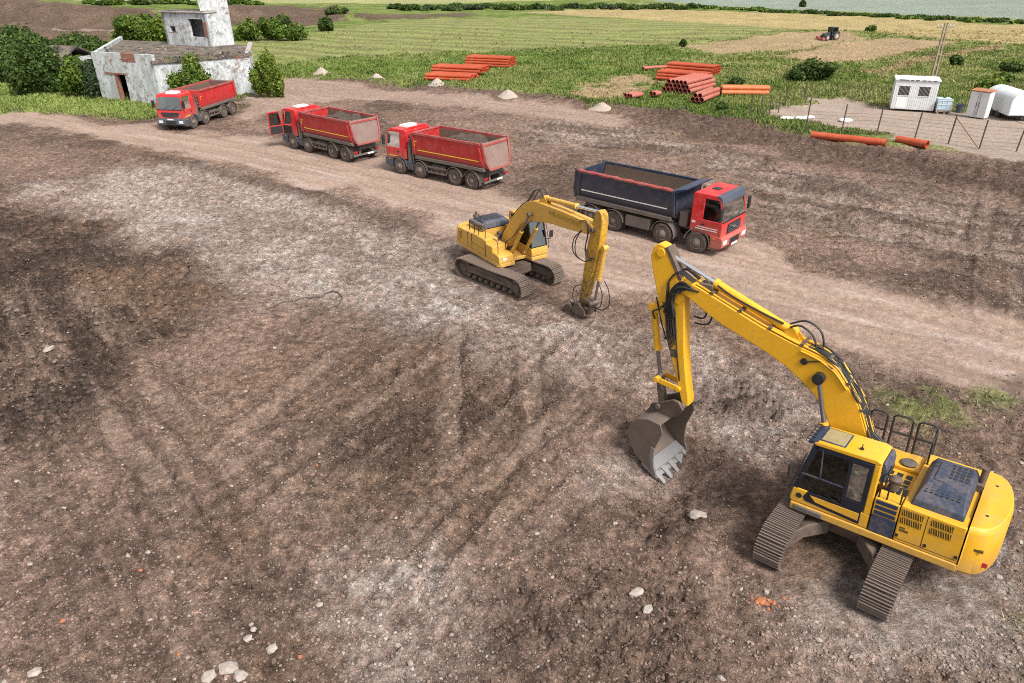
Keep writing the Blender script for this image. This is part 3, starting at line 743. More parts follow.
    b.loft([[(hx0, hy0, 2.27), (hx1, hy0, 2.27), (hx1, hy1, 2.27), (hx0, hy1, 2.27)],
            [(hx0 + .02, hy0 + .02, 2.52), (hx1 - .05, hy0 + .02, 2.50), (hx1 - .05, hy1 - .05, 2.46), (hx0 + .02, hy1 - .05, 2.46)],
            [(hx0 + .10, hy0 + .10, 2.70), (hx1 - .16, hy0 + .10, 2.70), (hx1 - .16, hy1 - .55, 2.70), (hx0 + .10, hy1 - .55, 2.70)]])
    hood = b.build('engine_hood', M['navy'], root, .04, 3)
    b = MB()
    for i in range(7):
        for j in range(4): b.obox((-2.02 + i * .115, .95 + .0 - j * .075, 2.585 + j * .03), (-1.95 + i * .115, .95 - j * .075, 2.585 + j * .03), .045, .03)
    b.build('side_vents', M['black'], hood); b = MB()
    for i in range(4):
        for j in range(5): b.box(-2.05 + i * .12, -1.97 + i * .12, -.52 + j * .16, -.42 + j * .16, 2.695, 2.706)
    for i in range(3):
        for j in range(2): b.box(-1.52 + i * .1, -1.45 + i * .1, -.45 + j * .2, -.34 + j * .2, 2.695, 2.706)
    b.build('top_vents', M['black'], hood)
    b = MB(); b.box(-1.62, -1.36, -.40, .5, 2.70, 2.735); b.build('hood_ridge', M['navy'], hood, .02)
    b = MB(); b.cyl((-2.28, -.55, 2.25), (-2.28, -.55, 2.85), .075, 14); b.box(-2.34, -2.2, -.75, -.35, 2.25, 2.45); b.build('exhaust_pipe', M['under'], root)
    # counterweight
    b = MB(); arc_box(b, -2.36, 1.49, -3.06, 1.02, 2.36)
    cw = b.build('counterweight', M['yellow'], root, .03, 3, 50)
    b = MB(); b.cyl((-2.6, .75, 2.35), (-2.6, .75, 2.37), .035, 10); b.cyl((-2.6, -.75, 2.35), (-2.6, -.75, 2.37), .035, 10); b.build('lifting_holes', M['black'], cw)
    b = MB(); b.box(-2.90, -2.74, 1.26, 1.282, 1.32, 1.44); b.build('warning_sticker', M['red_mark'], cw)
    b = MB()
    for xx in (-1.0, -1.62, -2.28): b.box(xx - .03, xx + .03, 1.478, 1.50, 1.42, 1.50)
    b.box(-2.31, -.96, 1.478, 1.4835, 1.36, 1.372); b.box(-1.545, -1.53, 1.478, 1.4835, 1.38, 2.26); b.build('door_latches', M['black'], side)
    b = MB(); b.box(-1.22, -1.02, 1.479, 1.4845, 1.60, 1.66); b.box(-1.14, -1.02, 1.479, 1.4845, 1.68, 1.73); b.build('number_decal', M['grille'], side)
    b = MB(); b.box(-2.75, -2.55, 1.40, 1.452, 1.78, 1.84); b.build('faded_decal', M['grille'], cw)
    # black hoop rails
    for (xa, xb, ya) in ((.62, .20, -1.40), (.06, -.42, -1.46), (-.56, -1.0, -1.46)):
        hoop(root, 'handrail', [(xa, ya, 1.6 if xa > .5 else 2.1), (xa, ya, 3.05), (xa - .07, ya, 3.12), (xb + .07, ya, 3.12), (xb, ya, 3.05), (xb, ya, 2.1)], .03, None, [(xa, ya, 2.6), (xb, ya, 2.6)])
    hoop(root, 'handrail', [(-1.02, -1.46, 2.1), (-1.02, -1.46, 2.9), (-1.02, -1.36, 2.97), (-1.02, -1.0, 2.97), (-1.02, -.9, 2.9), (-1.02, -.9, 2.2)], .024, None, [(-1.02, -1.46, 2.55), (-1.02, -.9, 2.55)])
    hoop(root, 'handrail', [(-.42, 1.40, 2.25), (-.42, 1.40, 2.9), (-.50, 1.40, 2.96), (-.50, .95, 2.96), (-.44, .92, 2.85), (-.44, .92, 2.2)], .02)
    hoop(root, 'handrail', [(-.90, 1.40, 2.25), (-.90, 1.40, 2.72), (-.84, 1.40, 2.78), (-.66, 1.40, 2.78), (-.60, 1.40, 2.72), (-.60, 1.40, 2.25)], .02)
    # boom
    ya = M['yellow_arm']
    up = [(-.05, 2.35), (.06, 2.62), (.30, 3.10), (.67, 3.91), (1.0, 4.33), (1.36, 4.74), (1.80, 4.97), (2.54, 5.13), (3.46, 5.38), (4.65, 5.80), (5.30, 6.04), (5.72, 6.16), (5.92, 6.06)]
    lo = [(6.02, 5.92), (5.90, 5.78), (5.58, 5.66), (5.1, 5.40), (4.57, 5.14), (3.37, 4.74), (2.66, 4.45), (2.17, 4.14), (1.74, 3.82), (1.42, 3.40), (1.10, 2.85), (.75, 2.35), (.42, 2.05), (.1, 1.98), (-.08, 2.12)]
    b = MB(); b.prism(up + lo, -.27, .27)
    boom = b.build('boom', ya, root, .03, 2)
    b = MB()                                                                                     # flange plates and rivet lines
    for yy in (-.285, .275): b.prism([(5.75, 6.10), (6.02, 6.0), (6.1, 5.86), (6.0, 5.74), (5.82, 5.72)], yy, yy + .012)
    b.cyl((5.95, -.33, 5.9), (5.95, .33, 5.9), .11, 18); b.cyl((.12, -.36, 2.2), (.12, .36, 2.2), .12, 18)
    b.build('pivot_pins', M['under'], boom, .005)
    b = MB(); b.cyl((1.71, -.52, 4.42), (1.71, .52, 4.42), .10, 18); b.cyl((1.71, .30, 4.42), (1.71, .50, 4.42), .15, 18); b.build('ram_pin', M['black'], boom)
    b = MB(); b.cyl((2.18, .27, 4.72), (2.18, .31, 4.72), .09, 16); b.tube([(2.18, .30, 4.72), (1.75, .29, 4.85), (1.45, .29, 4.72)], .02, 6); b.build('work_lamp', M['black'], boom)
    for yy in (-.42, .42): cylinder(root, (.95, yy, 1.75), (1.71, yy, 4.42), .56, .095, .06, 'boom_ram', ya, M['chrome_dull'])
    # brackets for the arm ram on the boom
    b = MB()
    for yy in (-.13, .10): b.prism([(2.25, 5.02), (2.95, 5.25), (2.78, 5.42), (2.58, 5.42)], yy, yy + .03)
    b.build('ram_bracket', ya, boom, .01)
    cylinder(root, (2.68, 0, 5.34), (6.60, 0, 6.80), .585, .125, .068, 'arm_ram', ya, M['chrome'])
    # hydraulic pipes along the boom top, hoses at the joints
    def on_up(t, dy, dz):
        L = [0]; 
        for i in range(len(up) - 1): L.append(L[-1] + math.dist(up[i], up[i + 1]))
        q = t * L[-1]; i = max(j for j in range(len(L)) if L[j] <= q + 1e-9); i = min(i, len(up) - 2)
        f = (q - L[i]) / (L[i + 1] - L[i]); a, c = up[i], up[i + 1]
        return (a[0] + (c[0] - a[0]) * f, dy, a[1] + (c[1] - a[1]) * f + dz)
    rows = []
    for yy, dz in ((.24, .05), (.19, .06), (.13, .07), (-.13, .07), (-.19, .06), (-.24, .05)):
        rows.append([on_up(.1 + .52 * i / 16, yy, dz) for i in range(17)])
    for yy in (.22, -.22): rows.append([on_up(.55 + .38 * i / 12, yy, .05) for i in range(13)])
    rows.append([on_up(.30 + .2 * i / 8, .29, -.09) for i in range(9)])
    pipe_run(boom, 'hydraulic_pipe', rows, .027, ya)
    for t in (.2, .3, .4, .5, .62, .74, .86):
        b = MB(); p = on_up(t, 0, .06); b.box(p[0] - .04, p[0] + .04, -.28, .28, p[2] - .02, p[2] + .045); b.build('pipe_clamp', M['under'], boom)
    pipe_run(boom, 'hydraulic_hose', [[on_up(.08 + .40 * i / 14, yy, .075) for i in range(15)] for yy in (.215, .16, -.05, .04)], .02, M['hose'])
    hs = []
    for yy in (.26, .18, .10, -.1, -.2): hs.append(smooth_path([on_up(.94, yy, .05), (5.95, yy, 6.35), (6.25, yy * 1.0, 6.0), (6.25, yy * 1.1, 5.45), (6.3, yy * 1.1, 5.05)]))
    for k, yy in enumerate((.33, .29, .36)): hs.append(smooth_path([(5.6, .27, 5.95), (5.95, yy, 5.95 - .1 * k), (6.05, yy, 5.5), (5.95, yy, 5.15 - .08 * k), (6.2, .26, 4.85)]))
    for k, yy in enumerate((.34, .30, .38, .32)): hs.append(smooth_path([(5.45 - .05 * k, .27, 5.92), (5.8, yy, 6.12 - .07 * k), (6.12 - .05 * k, yy, 5.75), (6.22 - .06 * k, .27, 5.05), (6.15 - .08 * k, .23, 4.35), (6.02 - .06 * k, .215, 3.9 + .1 * k)]))
    hs.append(smooth_path([(5.45, -.25, 5.7), (5.25, -.3, 5.3), (5.3, -.3, 4.95), (5.6, -.25, 4.95)])); hs.append(smooth_path([(5.5, -.25, 5.75), (5.1, -.32, 5.35), (5.15, -.32, 4.8), (5.55, -.25, 4.75)]))
    hs.append(smooth_path([(2.72, .15, 5.5), (2.45, .17, 5.62), (2.1, .2, 5.45), (1.95, .2, 5.12)])); hs.append(smooth_path([(2.8, -.1, 5.5), (2.4, -.1, 5.68), (2.0, -.1, 5.5), (1.85, -.1, 5.1)]))
    for yy in (.22, .12, -.12, -.22): hs.append(smooth_path([on_up(.1, yy, .05), (-.25, yy, 2.62), (-.35, yy * 1.2, 2.2), (-.2, yy * 1.3, 2.0)]))
    for k in range(7): hs.append([Vector(on_up(.06 + .40 * i / 18, -.2 + .07 * k + .05 * math.sin(i * .9 + k * 2.1), .09 + .035 * math.sin(i * 1.3 + k))) for i in range(19)])
    hs.append(smooth_path([(2.9, .12, 5.55), (3.6, .15, 5.74), (4.4, .16, 5.99), (4.9, .1, 6.2)]))
    pipe_run(boom, 'hydraulic_hose', hs, .027, M['hose'], 7)
    b = MB(); b.box(4.95, 5.35, -.2, .2, 6.02, 6.16); b.box(5.1, 5.25, -.22, .1, 6.16, 6.26); b.build('valve_block', M['under'], boom, .02)
    # arm
    L = [(6.50, 7.0), (6.68, 7.05), (6.86, 6.92), (6.93, 6.62), (6.79, 6.12), (6.58, 5.39), (6.38, 4.76), (6.15, 4.18), (5.91, 3.49), (5.72, 2.98), (5.56, 2.50), (5.48, 2.24)]
    Rr = [(5.38, 2.16), (5.26, 2.24), (5.27, 2.45), (5.41, 3.02), (5.60, 4.10), (5.72, 5.30), (5.74, 5.75), (5.86, 6.10), (6.10, 6.45), (6.36, 6.85)]
    b = MB(); b.prism(L + Rr, -.2, .2); arm = b.build('arm', ya, root, .03, 2)
    b = MB()
    for yy in (-.225, .205): b.prism([(5.72, 5.6), (6.05, 6.15), (6.25, 6.0), (6.15, 5.5), (5.9, 5.35)], yy, yy + .02)
    b.cyl((6.60, -.24, 6.80), (6.60, .24, 6.80), .13, 18); b.build('joint_plates', ya, arm, .01)
    b = MB(); b.prism([(6.35, 6.72), (6.5, 6.95), (6.40, 7.0), (6.12, 6.55), (5.88, 6.12), (5.98, 6.1)], -.205, .21); b.build('grease_stain_plate', M['under'], arm, .005)
    pp = [[(6.55 - .35 * i / 4 - .0, yy, 5.2 - 1.3 * i / 4) for i in range(5)] for yy in (.215, .17)]
    pipe_run(arm, 'hydraulic_pipe', [[(6.66, .12, 5.4), (6.45, .12, 4.7), (6.22, .12, 4.15)], [(6.66, -.12, 5.4), (6.45, -.12, 4.7), (6.22, -.12, 4.15)], [(5.98, .215, 5.1), (5.80, .215, 3.9), (5.62, .215, 3.0)]], .022, M['hose'])
    hs = [smooth_path([(6.3, .2, 5.3), (6.5, .26, 5.1), (6.7, .2, 4.95), (6.66, .1, 4.7)]), smooth_path([(6.25, .22, 5.15), (6.05, .25, 4.7), (6.1, .24, 4.35), (6.25, .2, 4.2)]), smooth_path([(6.28, -.2, 5.2), (6.6, -.25, 5.0), (6.75, -.15, 4.8)])]
    pipe_run(arm, 'hydraulic_hose', hs, .026, M['hose'], 7)
    b = MB(); b.prism([(6.05, 5.25), (6.42, 5.35), (6.25, 4.75), (5.98, 4.3), (5.9, 4.7)], .201, .209); b.prism([(6.0, 3.7), (6.03, 3.95), (5.8, 3.95), (5.75, 3.7)], .201, .212); b.build('grease_stain', M['under'], arm)
    cylinder(root, (6.78, 0, 5.05), (6.36, 0, 2.86), .62, .105, .06, 'bucket_ram', ya, M['chrome_dull'])
    b = MB()
    for yy in (-.16, .13): b.prism([(6.62, 5.2), (6.9, 5.15), (6.85, 4.95), (6.5, 4.9)], yy, yy + .03)
    b.build('ram_bracket', ya, arm, .01)
    # linkage
    b = MB()
    for yy in (-.26, .21): b.obox((6.36, yy + .025, 2.82), (5.62, yy + .025, 2.72), .05, .17); 
    b.cyl((6.36, -.3, 2.82), (6.36, .3, 2.82), .085, 14); b.cyl((5.62, -.29, 2.72), (5.62, .29, 2.72), .08, 14)
    b.build('rocker_link', ya, root, .01)
    b = MB(); b.loft([[(6.44, -.14, 2.82), (6.44, .14, 2.82), (6.28, .14, 2.82), (6.28, -.14, 2.82)], [(6.28, -.14, 1.98), (6.28, .14, 1.98), (6.10, .14, 1.98), (6.10, -.14, 1.98)]])
    b.cyl((6.20, -.34, 1.95), (6.20, .34, 1.95), .085, 14); b.cyl((5.42, -.36, 2.22), (5.42, .36, 2.22), .10, 16); b.build('connecting_link', M['under'], root, .02)
    # bucket: curled plate shell with side plates, ears, lip and teeth
    hw = .72; MBk = Matrix.Translation((5.6, 0, 1.9)) @ Matrix.Rotation(rad(-9), 4, 'Z') @ Matrix.Rotation(rad(-8), 4, 'X') @ Matrix.Rotation(rad(10), 4, 'Y') @ Matrix.Scale(1.10, 4) @ Matrix.Translation((-5.6, 0, -1.9))
    curve = [(5.72, 1.78), (6.15, 1.86), (6.60, 1.74), (6.90, 1.46), (7.04, 1.10), (7.0, .74), (6.86, .44), (6.58, .14), (6.27, -.10)]
    cx, cz = 6.3, .9
    inner = [(p[0] + (cx - p[0]) * .075, p[1] + (cz + .1 - p[1]) * .085) for p in curve]
    b = MB(MBk); n = len(curve)
    ring = lambda y: [(p[0], y, p[1]) for p in curve] + [(p[0], y, p[1]) for p in inner[::-1]]
    b.loft([ring(-hw), ring(hw)])
    sidep = curve + [(6.20, -.02), (6.24, .25), (6.20, .55), (6.08, .90), (5.88, 1.22), (5.70, 1.50)]
    for yy in (-hw - .035, hw): b.prism(sidep, yy, yy + .035)
    bk = b.build('bucket', M['bucket'], root, .012)
    b = MB(MBk)
    for yy in (-.30, .22): b.prism([(5.25, 2.12), (5.35, 2.36), (5.55, 2.38), (6.1, 2.16), (6.36, 2.08), (6.45, 1.92), (6.66, 1.72), (6.2, 1.84), (5.75, 1.77), (5.45, 1.9)], yy, yy + .08)
    b.build('bucket_ears', M['under'], bk, .01)
    for yy in (-hw - .05, hw + .02):
        b = MB(MBk); b.prism([(6.20, -.02), (6.24, .25), (6.20, .55), (6.08, .90), (6.2, .95), (6.32, .6), (6.36, .2), (6.32, .0)], yy, yy + .03); b.build('side_cutter', M['bucket_in'], bk, .005)
    tip = Vector((curve[-1][0], 0, curve[-1][1])); prev = Vector((curve[-2][0], 0, curve[-2][1])); d = (tip - prev).normalized(); up_ = Vector((-d.z, 0, d.x))
    b = MB(MBk); b.obox(prev.lerp(tip, -.35), tip + d * .10, hw * 2 + .08, .09, up_)
    b.build('cutting_edge', M['bucket_in'], bk, .006)
    for k in range(5):
        yk = -hw + .07 + (2 * hw - .14) * k / 4; q = tip + Vector((0, yk, 0))
        b = MB(MBk); sd = Vector((0, 1, 0)); rings = []
        for t, w_, h_ in ((-.26, .085, .085), (.02, .09, .09), (.12, .075, .07), (.34, .055, .02)):
            c = q + d * t
            rings.append([c + sd * w_ + up_ * h_, c - sd * w_ + up_ * h_, c - sd * w_ - up_ * h_, c + sd * w_ - up_ * h_])
        b.loft(rings); b.build('tooth', M['bucket_in'], bk, .006)
    b = MB(MBk)
    b.prism([(p[0] + (cx - p[0]) * .10, p[1] + (cz + .1 - p[1]) * .11) for p in curve[7:]] + [(p[0] + (cx - p[0]) * .13, p[1] + (cz + .1 - p[1]) * .14) for p in curve[7:][::-1]], -hw + .01, hw - .01)
    b.build('worn_floor', M['bucket_in'], bk)
    return root

def excavator_old():
    s = .903; x, y = -.259, 30.119
    root = thing('excavator', 'smaller weathered yellow excavator with muddy arm tip parked beside the dirt road', 'excavator', (x, y, gz(x, y)))
    root.rotation_euler = (0, 0, -1.0076); root.scale = (s, s, s)
    mats = dict(track=M['track'], track_frame=M['track_frame'])
    dx, dy = (-.12 - x) / s, (29.2 - y) / s; c_, s_ = math.cos(1.0076), math.sin(1.0076)
    ox, oy = c_ * dx - s_ * dy, s_ * dx + c_ * dy
    Mt = Matrix.Translation((ox, oy, 0)) @ Matrix.Rotation(rad(-45.8 + 57.73), 4, 'Z')
    for yy in (-1.10, 1.10): make_track(root, Mt, yy, 3.62, .47, .68, 44, mats)
    b = MB(Mt); b.box(-.8, .8, -.75, .75, .45, .85)
    for sx in (-1, 1):
        b.box(min(sx * .2, sx * .75), max(sx * .2, sx * .75), -1.05, 1.05, .38, .72)
    b.build('car_body', M['under'], root, .03)
    b = MB(); b.cyl((0, 0, .78), (0, 0, .99), .66, 28); b.build('slew_ring', M['under'], root)
    yo = M['yellow_old']
    b = MB(); b.prism([(-2.25, -1.34), (1.45, -1.34), (1.6, -1.2), (1.6, -.45), (1.2, -.35), (1.2, .42), (1.68, .45), (1.72, 1.3), (1.6, 1.37), (-2.25, 1.37)], .98, 1.16, 'xy')
    b.build('deck', yo, root, .03, 3)
    make_cab(root, .44, 1.36, -.28, 1.66, 1.17, 2.98, yo, M['navy'])
    # right side panels: engine door, pump door, tank, stepped tool box
    b = MB(); b.box(-1.30, -.92, -1.335, -.7, 1.17, 1.98); b.box(-.91, .36, -1.335, -.62, 1.17, 2.0); fd = b.build('side_door', yo, root, .03, 3)
    b = MB(); b.box(-2.2, -1.31, -1.34, -.7, 1.17, 1.95); b.build('pump_door', yo, root, .03, 3)
    b = MB(); b.box(.37, 1.0, -1.33, -.5, 1.17, 1.84); b.prism([(1.0, 1.17), (1.58, 1.17), (1.56, 1.50), (1.44, 1.55), (1.0, 1.58)], -1.31, -.52); b.build('tool_box', yo, root, .03, 3)
    b = MB(); b.box(1.575, 1.6, -1.1, -.9, 1.3, 1.42); b.build('head_lamp', M['lamp_clear'], root)
    b = MB()
    for xx in (-1.305, -.915, .365): b.box(xx - .012, xx + .012, -1.342, -1.30, 1.18, 1.94)
    b.box(-.90, .36, -1.339, -1.30, 1.52, 1.535); b.build('panel_seams', M['black'], fd)
    b = MB(); b.box(-2.2, -.9, .65, 1.36, 1.17, 2.02); b.box(-.9, -.36, .65, 1.34, 1.17, 2.05); b.build('side_door', yo, root, .03, 3)
    b = MB(); b.box(-2.2, -1.0, -.69, .64, 1.17, 1.96); md = b.build('top_deck', yo, root, .02)
    b = MB(); b.box(-.99, .1, -.55, .42, 1.17, 1.45); b.cyl((-.5, -.2, 1.45), (-.5, -.2, 1.75), .16, 12); b.box(-.85, -.6, .05, .35, 1.45, 1.8); b.tube([(-.9, -.4, 1.5), (-.2, -.3, 1.7), (.2, -.1, 1.5)], .05, 8); b.tube([(-.9, .2, 1.6), (-.3, .1, 1.8), (.1, .15, 1.6)], .04, 8); b.build('control_valve', M['under'], root)
    b = MB(); b.loft([[(-2.15, -.65, 1.99), (-.95, -.65, 1.99), (-.95, .95, 1.99), (-2.15, .95, 1.99)], [(-2.12, -.62, 2.2), (-1.0, -.62, 2.2), (-1.0, .9, 2.2), (-2.12, .9, 2.2)], [(-2.0, -.5, 2.36), (-1.15, -.5, 2.36), (-1.15, .75, 2.36), (-2.0, .75, 2.36)]])
    hd = b.build('engine_hood', M['navy'], root, .04, 3)
    b = MB()
    for k in range(6): b.box(-1.95 + k * .13, -1.88 + k * .13, -.35, .55, 2.355, 2.366)
    b.build('hood_vents', M['black'], hd)
    b = MB(); b.tube([(-1.9, -.78, 2.22), (-.6, -.78, 2.24)], .13, 14); b.build('muffler', M['dusty_grey'], root)
    b = MB(); b.cyl((-1.95, -.45, 2.3), (-1.95, -.45, 2.62), .06, 12); b.box(-2.05, -1.82, -.58, -.30, 2.36, 2.46); b.build('exhaust_pipe', M['under'], root)
    b = MB(); arc_box(b, -2.26, 1.37, -2.76, .98, 1.95); cw = b.build('counterweight', yo, root, .03, 3, 50)
    # dark emblem on the rear quarter: ring-framed mark
    b = MB(); b.box(-2.10, -1.86, -1.346, -1.338, 1.42, 1.78); b.m = 1; b.box(-2.07, -1.89, -1.3485, -1.3445, 1.45, 1.75)
    b.m = 0; b.obox((-2.05, -1.350, 1.48), (-1.92, -1.350, 1.60), .012, .035); b.obox((-1.92, -1.350, 1.60), (-2.04, -1.350, 1.66), .012, .035); b.obox((-2.04, -1.350, 1.66), (-1.93, -1.350, 1.72), .012, .035)
    b.build('emblem', [M['black'], yo], root)
    for (xa, xb) in ((-1.2, -.7), (-.3, .3)):
        hoop(root, 'handrail', [(xa, -1.28, 2.05), (xa, -1.26, 2.5), (xa + .08, -1.26, 2.56), (xb - .08, -1.26, 2.56), (xb, -1.26, 2.5), (xb, -1.28, 2.05)], .02)
    hoop(root, 'handrail', [(1.40, -1.25, 1.6), (1.42, -1.27, 2.15), (1.30, -1.27, 2.25), (.98, -1.27, 2.25)], .02)
    hoop(root, 'handrail', [(-1.2, -.66, 2.35), (-1.2, -.66, 2.62), (-.75, -.66, 2.62), (-.75, -.66, 2.0)], .018)
    # boom and arm
    ya = M['yellow_old']
    up = [(.05, 1.75), (.25, 2.15), (.62, 2.60), (1.0, 3.08), (1.66, 3.72), (2.2, 4.12), (2.75, 4.32), (3.41, 4.37), (4.8, 4.42), (6.3, 4.42), (6.85, 4.38)]
    lo = [(7.02, 4.22), (6.9, 4.0), (6.53, 3.9), (5.6, 3.78), (4.82, 3.70), (4.2, 3.66), (3.72, 3.58), (2.95, 3.42), (2.2, 3.22), (1.7, 2.93), (1.33, 2.54), (1.0, 2.05), (.75, 1.65), (.45, 1.45), (.15, 1.5)]
    b = MB(); b.prism(up + lo, -.24, .24); boom = b.build('boom', ya, root, .03)
    b = MB(); b.cyl((6.95, -.3, 4.18), (6.95, .3, 4.18), .10, 16); b.cyl((.3, -.33, 1.6), (.3, .33, 1.6), .11, 16); b.cyl((2.72, -.5, 3.72), (2.72, .5, 3.72), .085, 14); b.build('pivot_pins', M['under'], boom)
    b = MB(); b.prism([(4.0, 4.05), (6.2, 4.05), (6.2, 4.30), (4.0, 4.22)], -.246, -.239); b.build('grease_stain', M['yellow_muddy'], boom)
    for yy in (-.40, .40): cylinder(root, (1.15, yy, 1.30), (2.72, yy, 3.72), .60, .085, .052, 'boom_ram', ya, M['chrome_dull'])
    b = MB()
    for yy in (-.12, .09): b.prism([(3.0, 4.30), (3.75, 4.34), (3.5, 4.62), (3.3, 4.62)], yy, yy + .03)
    b.build('ram_bracket', ya, boom)
    cylinder(root, (3.40, 0, 4.56), (7.12, 0, 4.92), .60, .105, .06, 'arm_ram', ya, M['chrome'])
    hs = [smooth_path([(3.45, yy, 4.62), (3.1, yy, 4.86), (2.7, yy, 4.7), (2.3, yy, 4.22), (1.7, yy, 3.80), (1.1, yy, 3.25), (.7, yy, 2.72), (.2, yy, 2.2), (-.2, yy, 1.7)]) for yy in (.12, -.1, -.18)]
    for yy, o in ((-.27, 0), (-.30, .12), (.25, .05)): hs.append(smooth_path([(6.2, yy, 4.35), (6.6, yy, 4.45), (6.75, yy, 4.0), (6.65, yy - .02, 3.4 - o), (6.85, yy, 3.0 - o), (7.2, yy, 3.1)]))
    for o in (0, .15): hs.append(smooth_path([(6.3, -.26, 4.0), (6.05 - o, -.34, 3.5), (6.1 - o, -.36, 2.95), (6.5, -.3, 2.75), (6.9, -.24, 2.9)]))
    hs.append(smooth_path([(1.2, -.55, 1.4), (1.0, -.6, 1.9), (1.5, -.55, 2.3), (2.2, -.5, 3.0)]))
    pipe_run(boom, 'hydraulic_hose', hs, .021, M['hose'])
    b = MB(); b.prism([(7.22, 5.04), (7.40, 4.92), (7.46, 4.62), (7.38, 3.9), (7.26, 3.4), (7.02, 2.35), (6.42, 2.35), (6.54, 3.2), (6.66, 3.7), (6.78, 4.2), (6.94, 4.75), (7.08, 5.0)], -.17, .17); arm = b.build('arm', M['yellow_greasy'], root, .03)
    b = MB(); b.prism([(7.01, 2.342), (6.425, 2.342), (6.34, 1.8), (6.22, 1.2), (6.14, .72), (6.30, .60), (6.45, .75), (6.70, 1.5)], -.168, .168); b.build('lower_arm', M['yellow_muddy'], root, .02)
    cylinder(root, (7.50, 0, 3.55), (7.02, 0, 1.02), .58, .10, .055, 'bucket_ram', ya, M['chrome_dull'])
    hs = [smooth_path([(7.45, .1, 2.1), (7.75, .1, 1.8), (7.85, .1, 1.2), (7.45, .1, .8), (7.0, .1, .7)]), smooth_path([(7.35, -.1, 2.0), (7.6, -.1, 1.6), (7.5, -.1, 1.0), (7.0, -.1, .8)]), smooth_path([(6.3, -.2, 1.6), (5.95, -.25, 1.35), (5.85, -.25, .9), (6.1, -.25, .6)])]
    pipe_run(arm, 'hydraulic_hose', hs, .021, M['hose'])
    # coupler and narrow grab lying on the ground
    b = MB(); b.obox((7.05, 0, 1.0), (6.35, 0, .95), .42, .14); b.cyl((7.05, -.3, 1.0), (7.05, .3, 1.0), .085, 12); b.obox((7.05, 0, 1.0), (6.75, 0, .45), .30, .12); b.cyl((6.28, -.34, .68), (6.28, .34, .68), .10, 14); b.build('rocker_link', M['under'], root, .01)
    b = MB()
    for yy in (-.36, .30): b.prism([(6.10, .70), (6.35, .80), (6.78, .60), (6.82, .40), (6.5, .26), (6.15, .24), (5.98, .40)], yy, yy + .06)
    b.box(6.05, 6.7, -.30, .30, .28, .38); cp = b.build('quick_coupler', M['under'], root, .015)
    b = MB()
    for yy in (-.34, -.02, .28): b.prism([(6.0, .32), (5.78, .50), (5.48, .42), (5.28, .2), (5.18, .0), (5.28, .02), (5.46, .2), (5.7, .2)], yy, yy + .06)
    b.box(5.45, 5.55, -.34, .34, .26, .34); b.build('ripper_claw', M['under'], cp, .01)
    return root
# ------------------------------------------------------------------ eight-wheel tipper trucks (x forward from the front axle, y left)
def tyre_mesh(w):
    b = MB(); r = .52
    b.lathe([(.30, -w / 2 + .02), (.42, -w / 2), (.49, -w / 2 + .015), (r, -w / 2 + .05), (r, w / 2 - .05), (.49, w / 2 - .015), (.42, w / 2), (.30, w / 2 - .02)], (0, 0, 0), 'y', 30)
    for k in range(30):
        a = 2 * math.pi * k / 30
        for sgn in (-1, 1):
            c = Vector((r * math.cos(a), sgn * w * .22, r * math.sin(a))); t = Vector((-math.sin(a), .25 * sgn, math.cos(a))).normalized()
            b.obox(c - Vector((0, w * .2, 0)), c + Vector((0, w * .2, 0)), .055, .022, (math.cos(a), 0, math.sin(a)))
    return b
def wheel(root, x, y, w, front, side):
    b = tyre_mesh(w); b.v = [(p[0] + x, p[1] + y, p[2] + .52) for p in b.v]
    o = b.build('wheel', M['tyre'], root, smooth=40)
    r = MB(); f = side
    if front: prof = [(.30, w / 2 - .03), (.31, w / 2), (.27, w / 2 - .01), (.24, w / 2 - .05), (.20, w / 2 + .0), (.16, w / 2 + .03), (.10, w / 2 + .05), (.09, w / 2 + .09), (.0, w / 2 + .10)]
    else: prof = [(.30, w / 2 - .03), (.31, w / 2), (.27, w / 2 - .03), (.22, w / 2 - .14), (.15, w / 2 - .15), (.14, w / 2 - .04), (.11, w / 2 - .0), (.0, w / 2 + .01)]
    r.lathe([(p[0], p[1] * f) for p in prof], (x, y, .52), 'y', 24)
    for k in range(10):
        a = 2 * math.pi * k / 10; rr = .19 if front else .19
        yy = y + f * (w / 2 + .0 if front else w / 2 - .13)
        r.cyl((x + rr * math.cos(a), yy - f * .03, .52 + rr * math.sin(a)), (x + rr * math.cos(a), yy + f * .03, .52 + rr * math.sin(a)), .017, 6)
    r.build('rim', M['rim'], o)
    return o

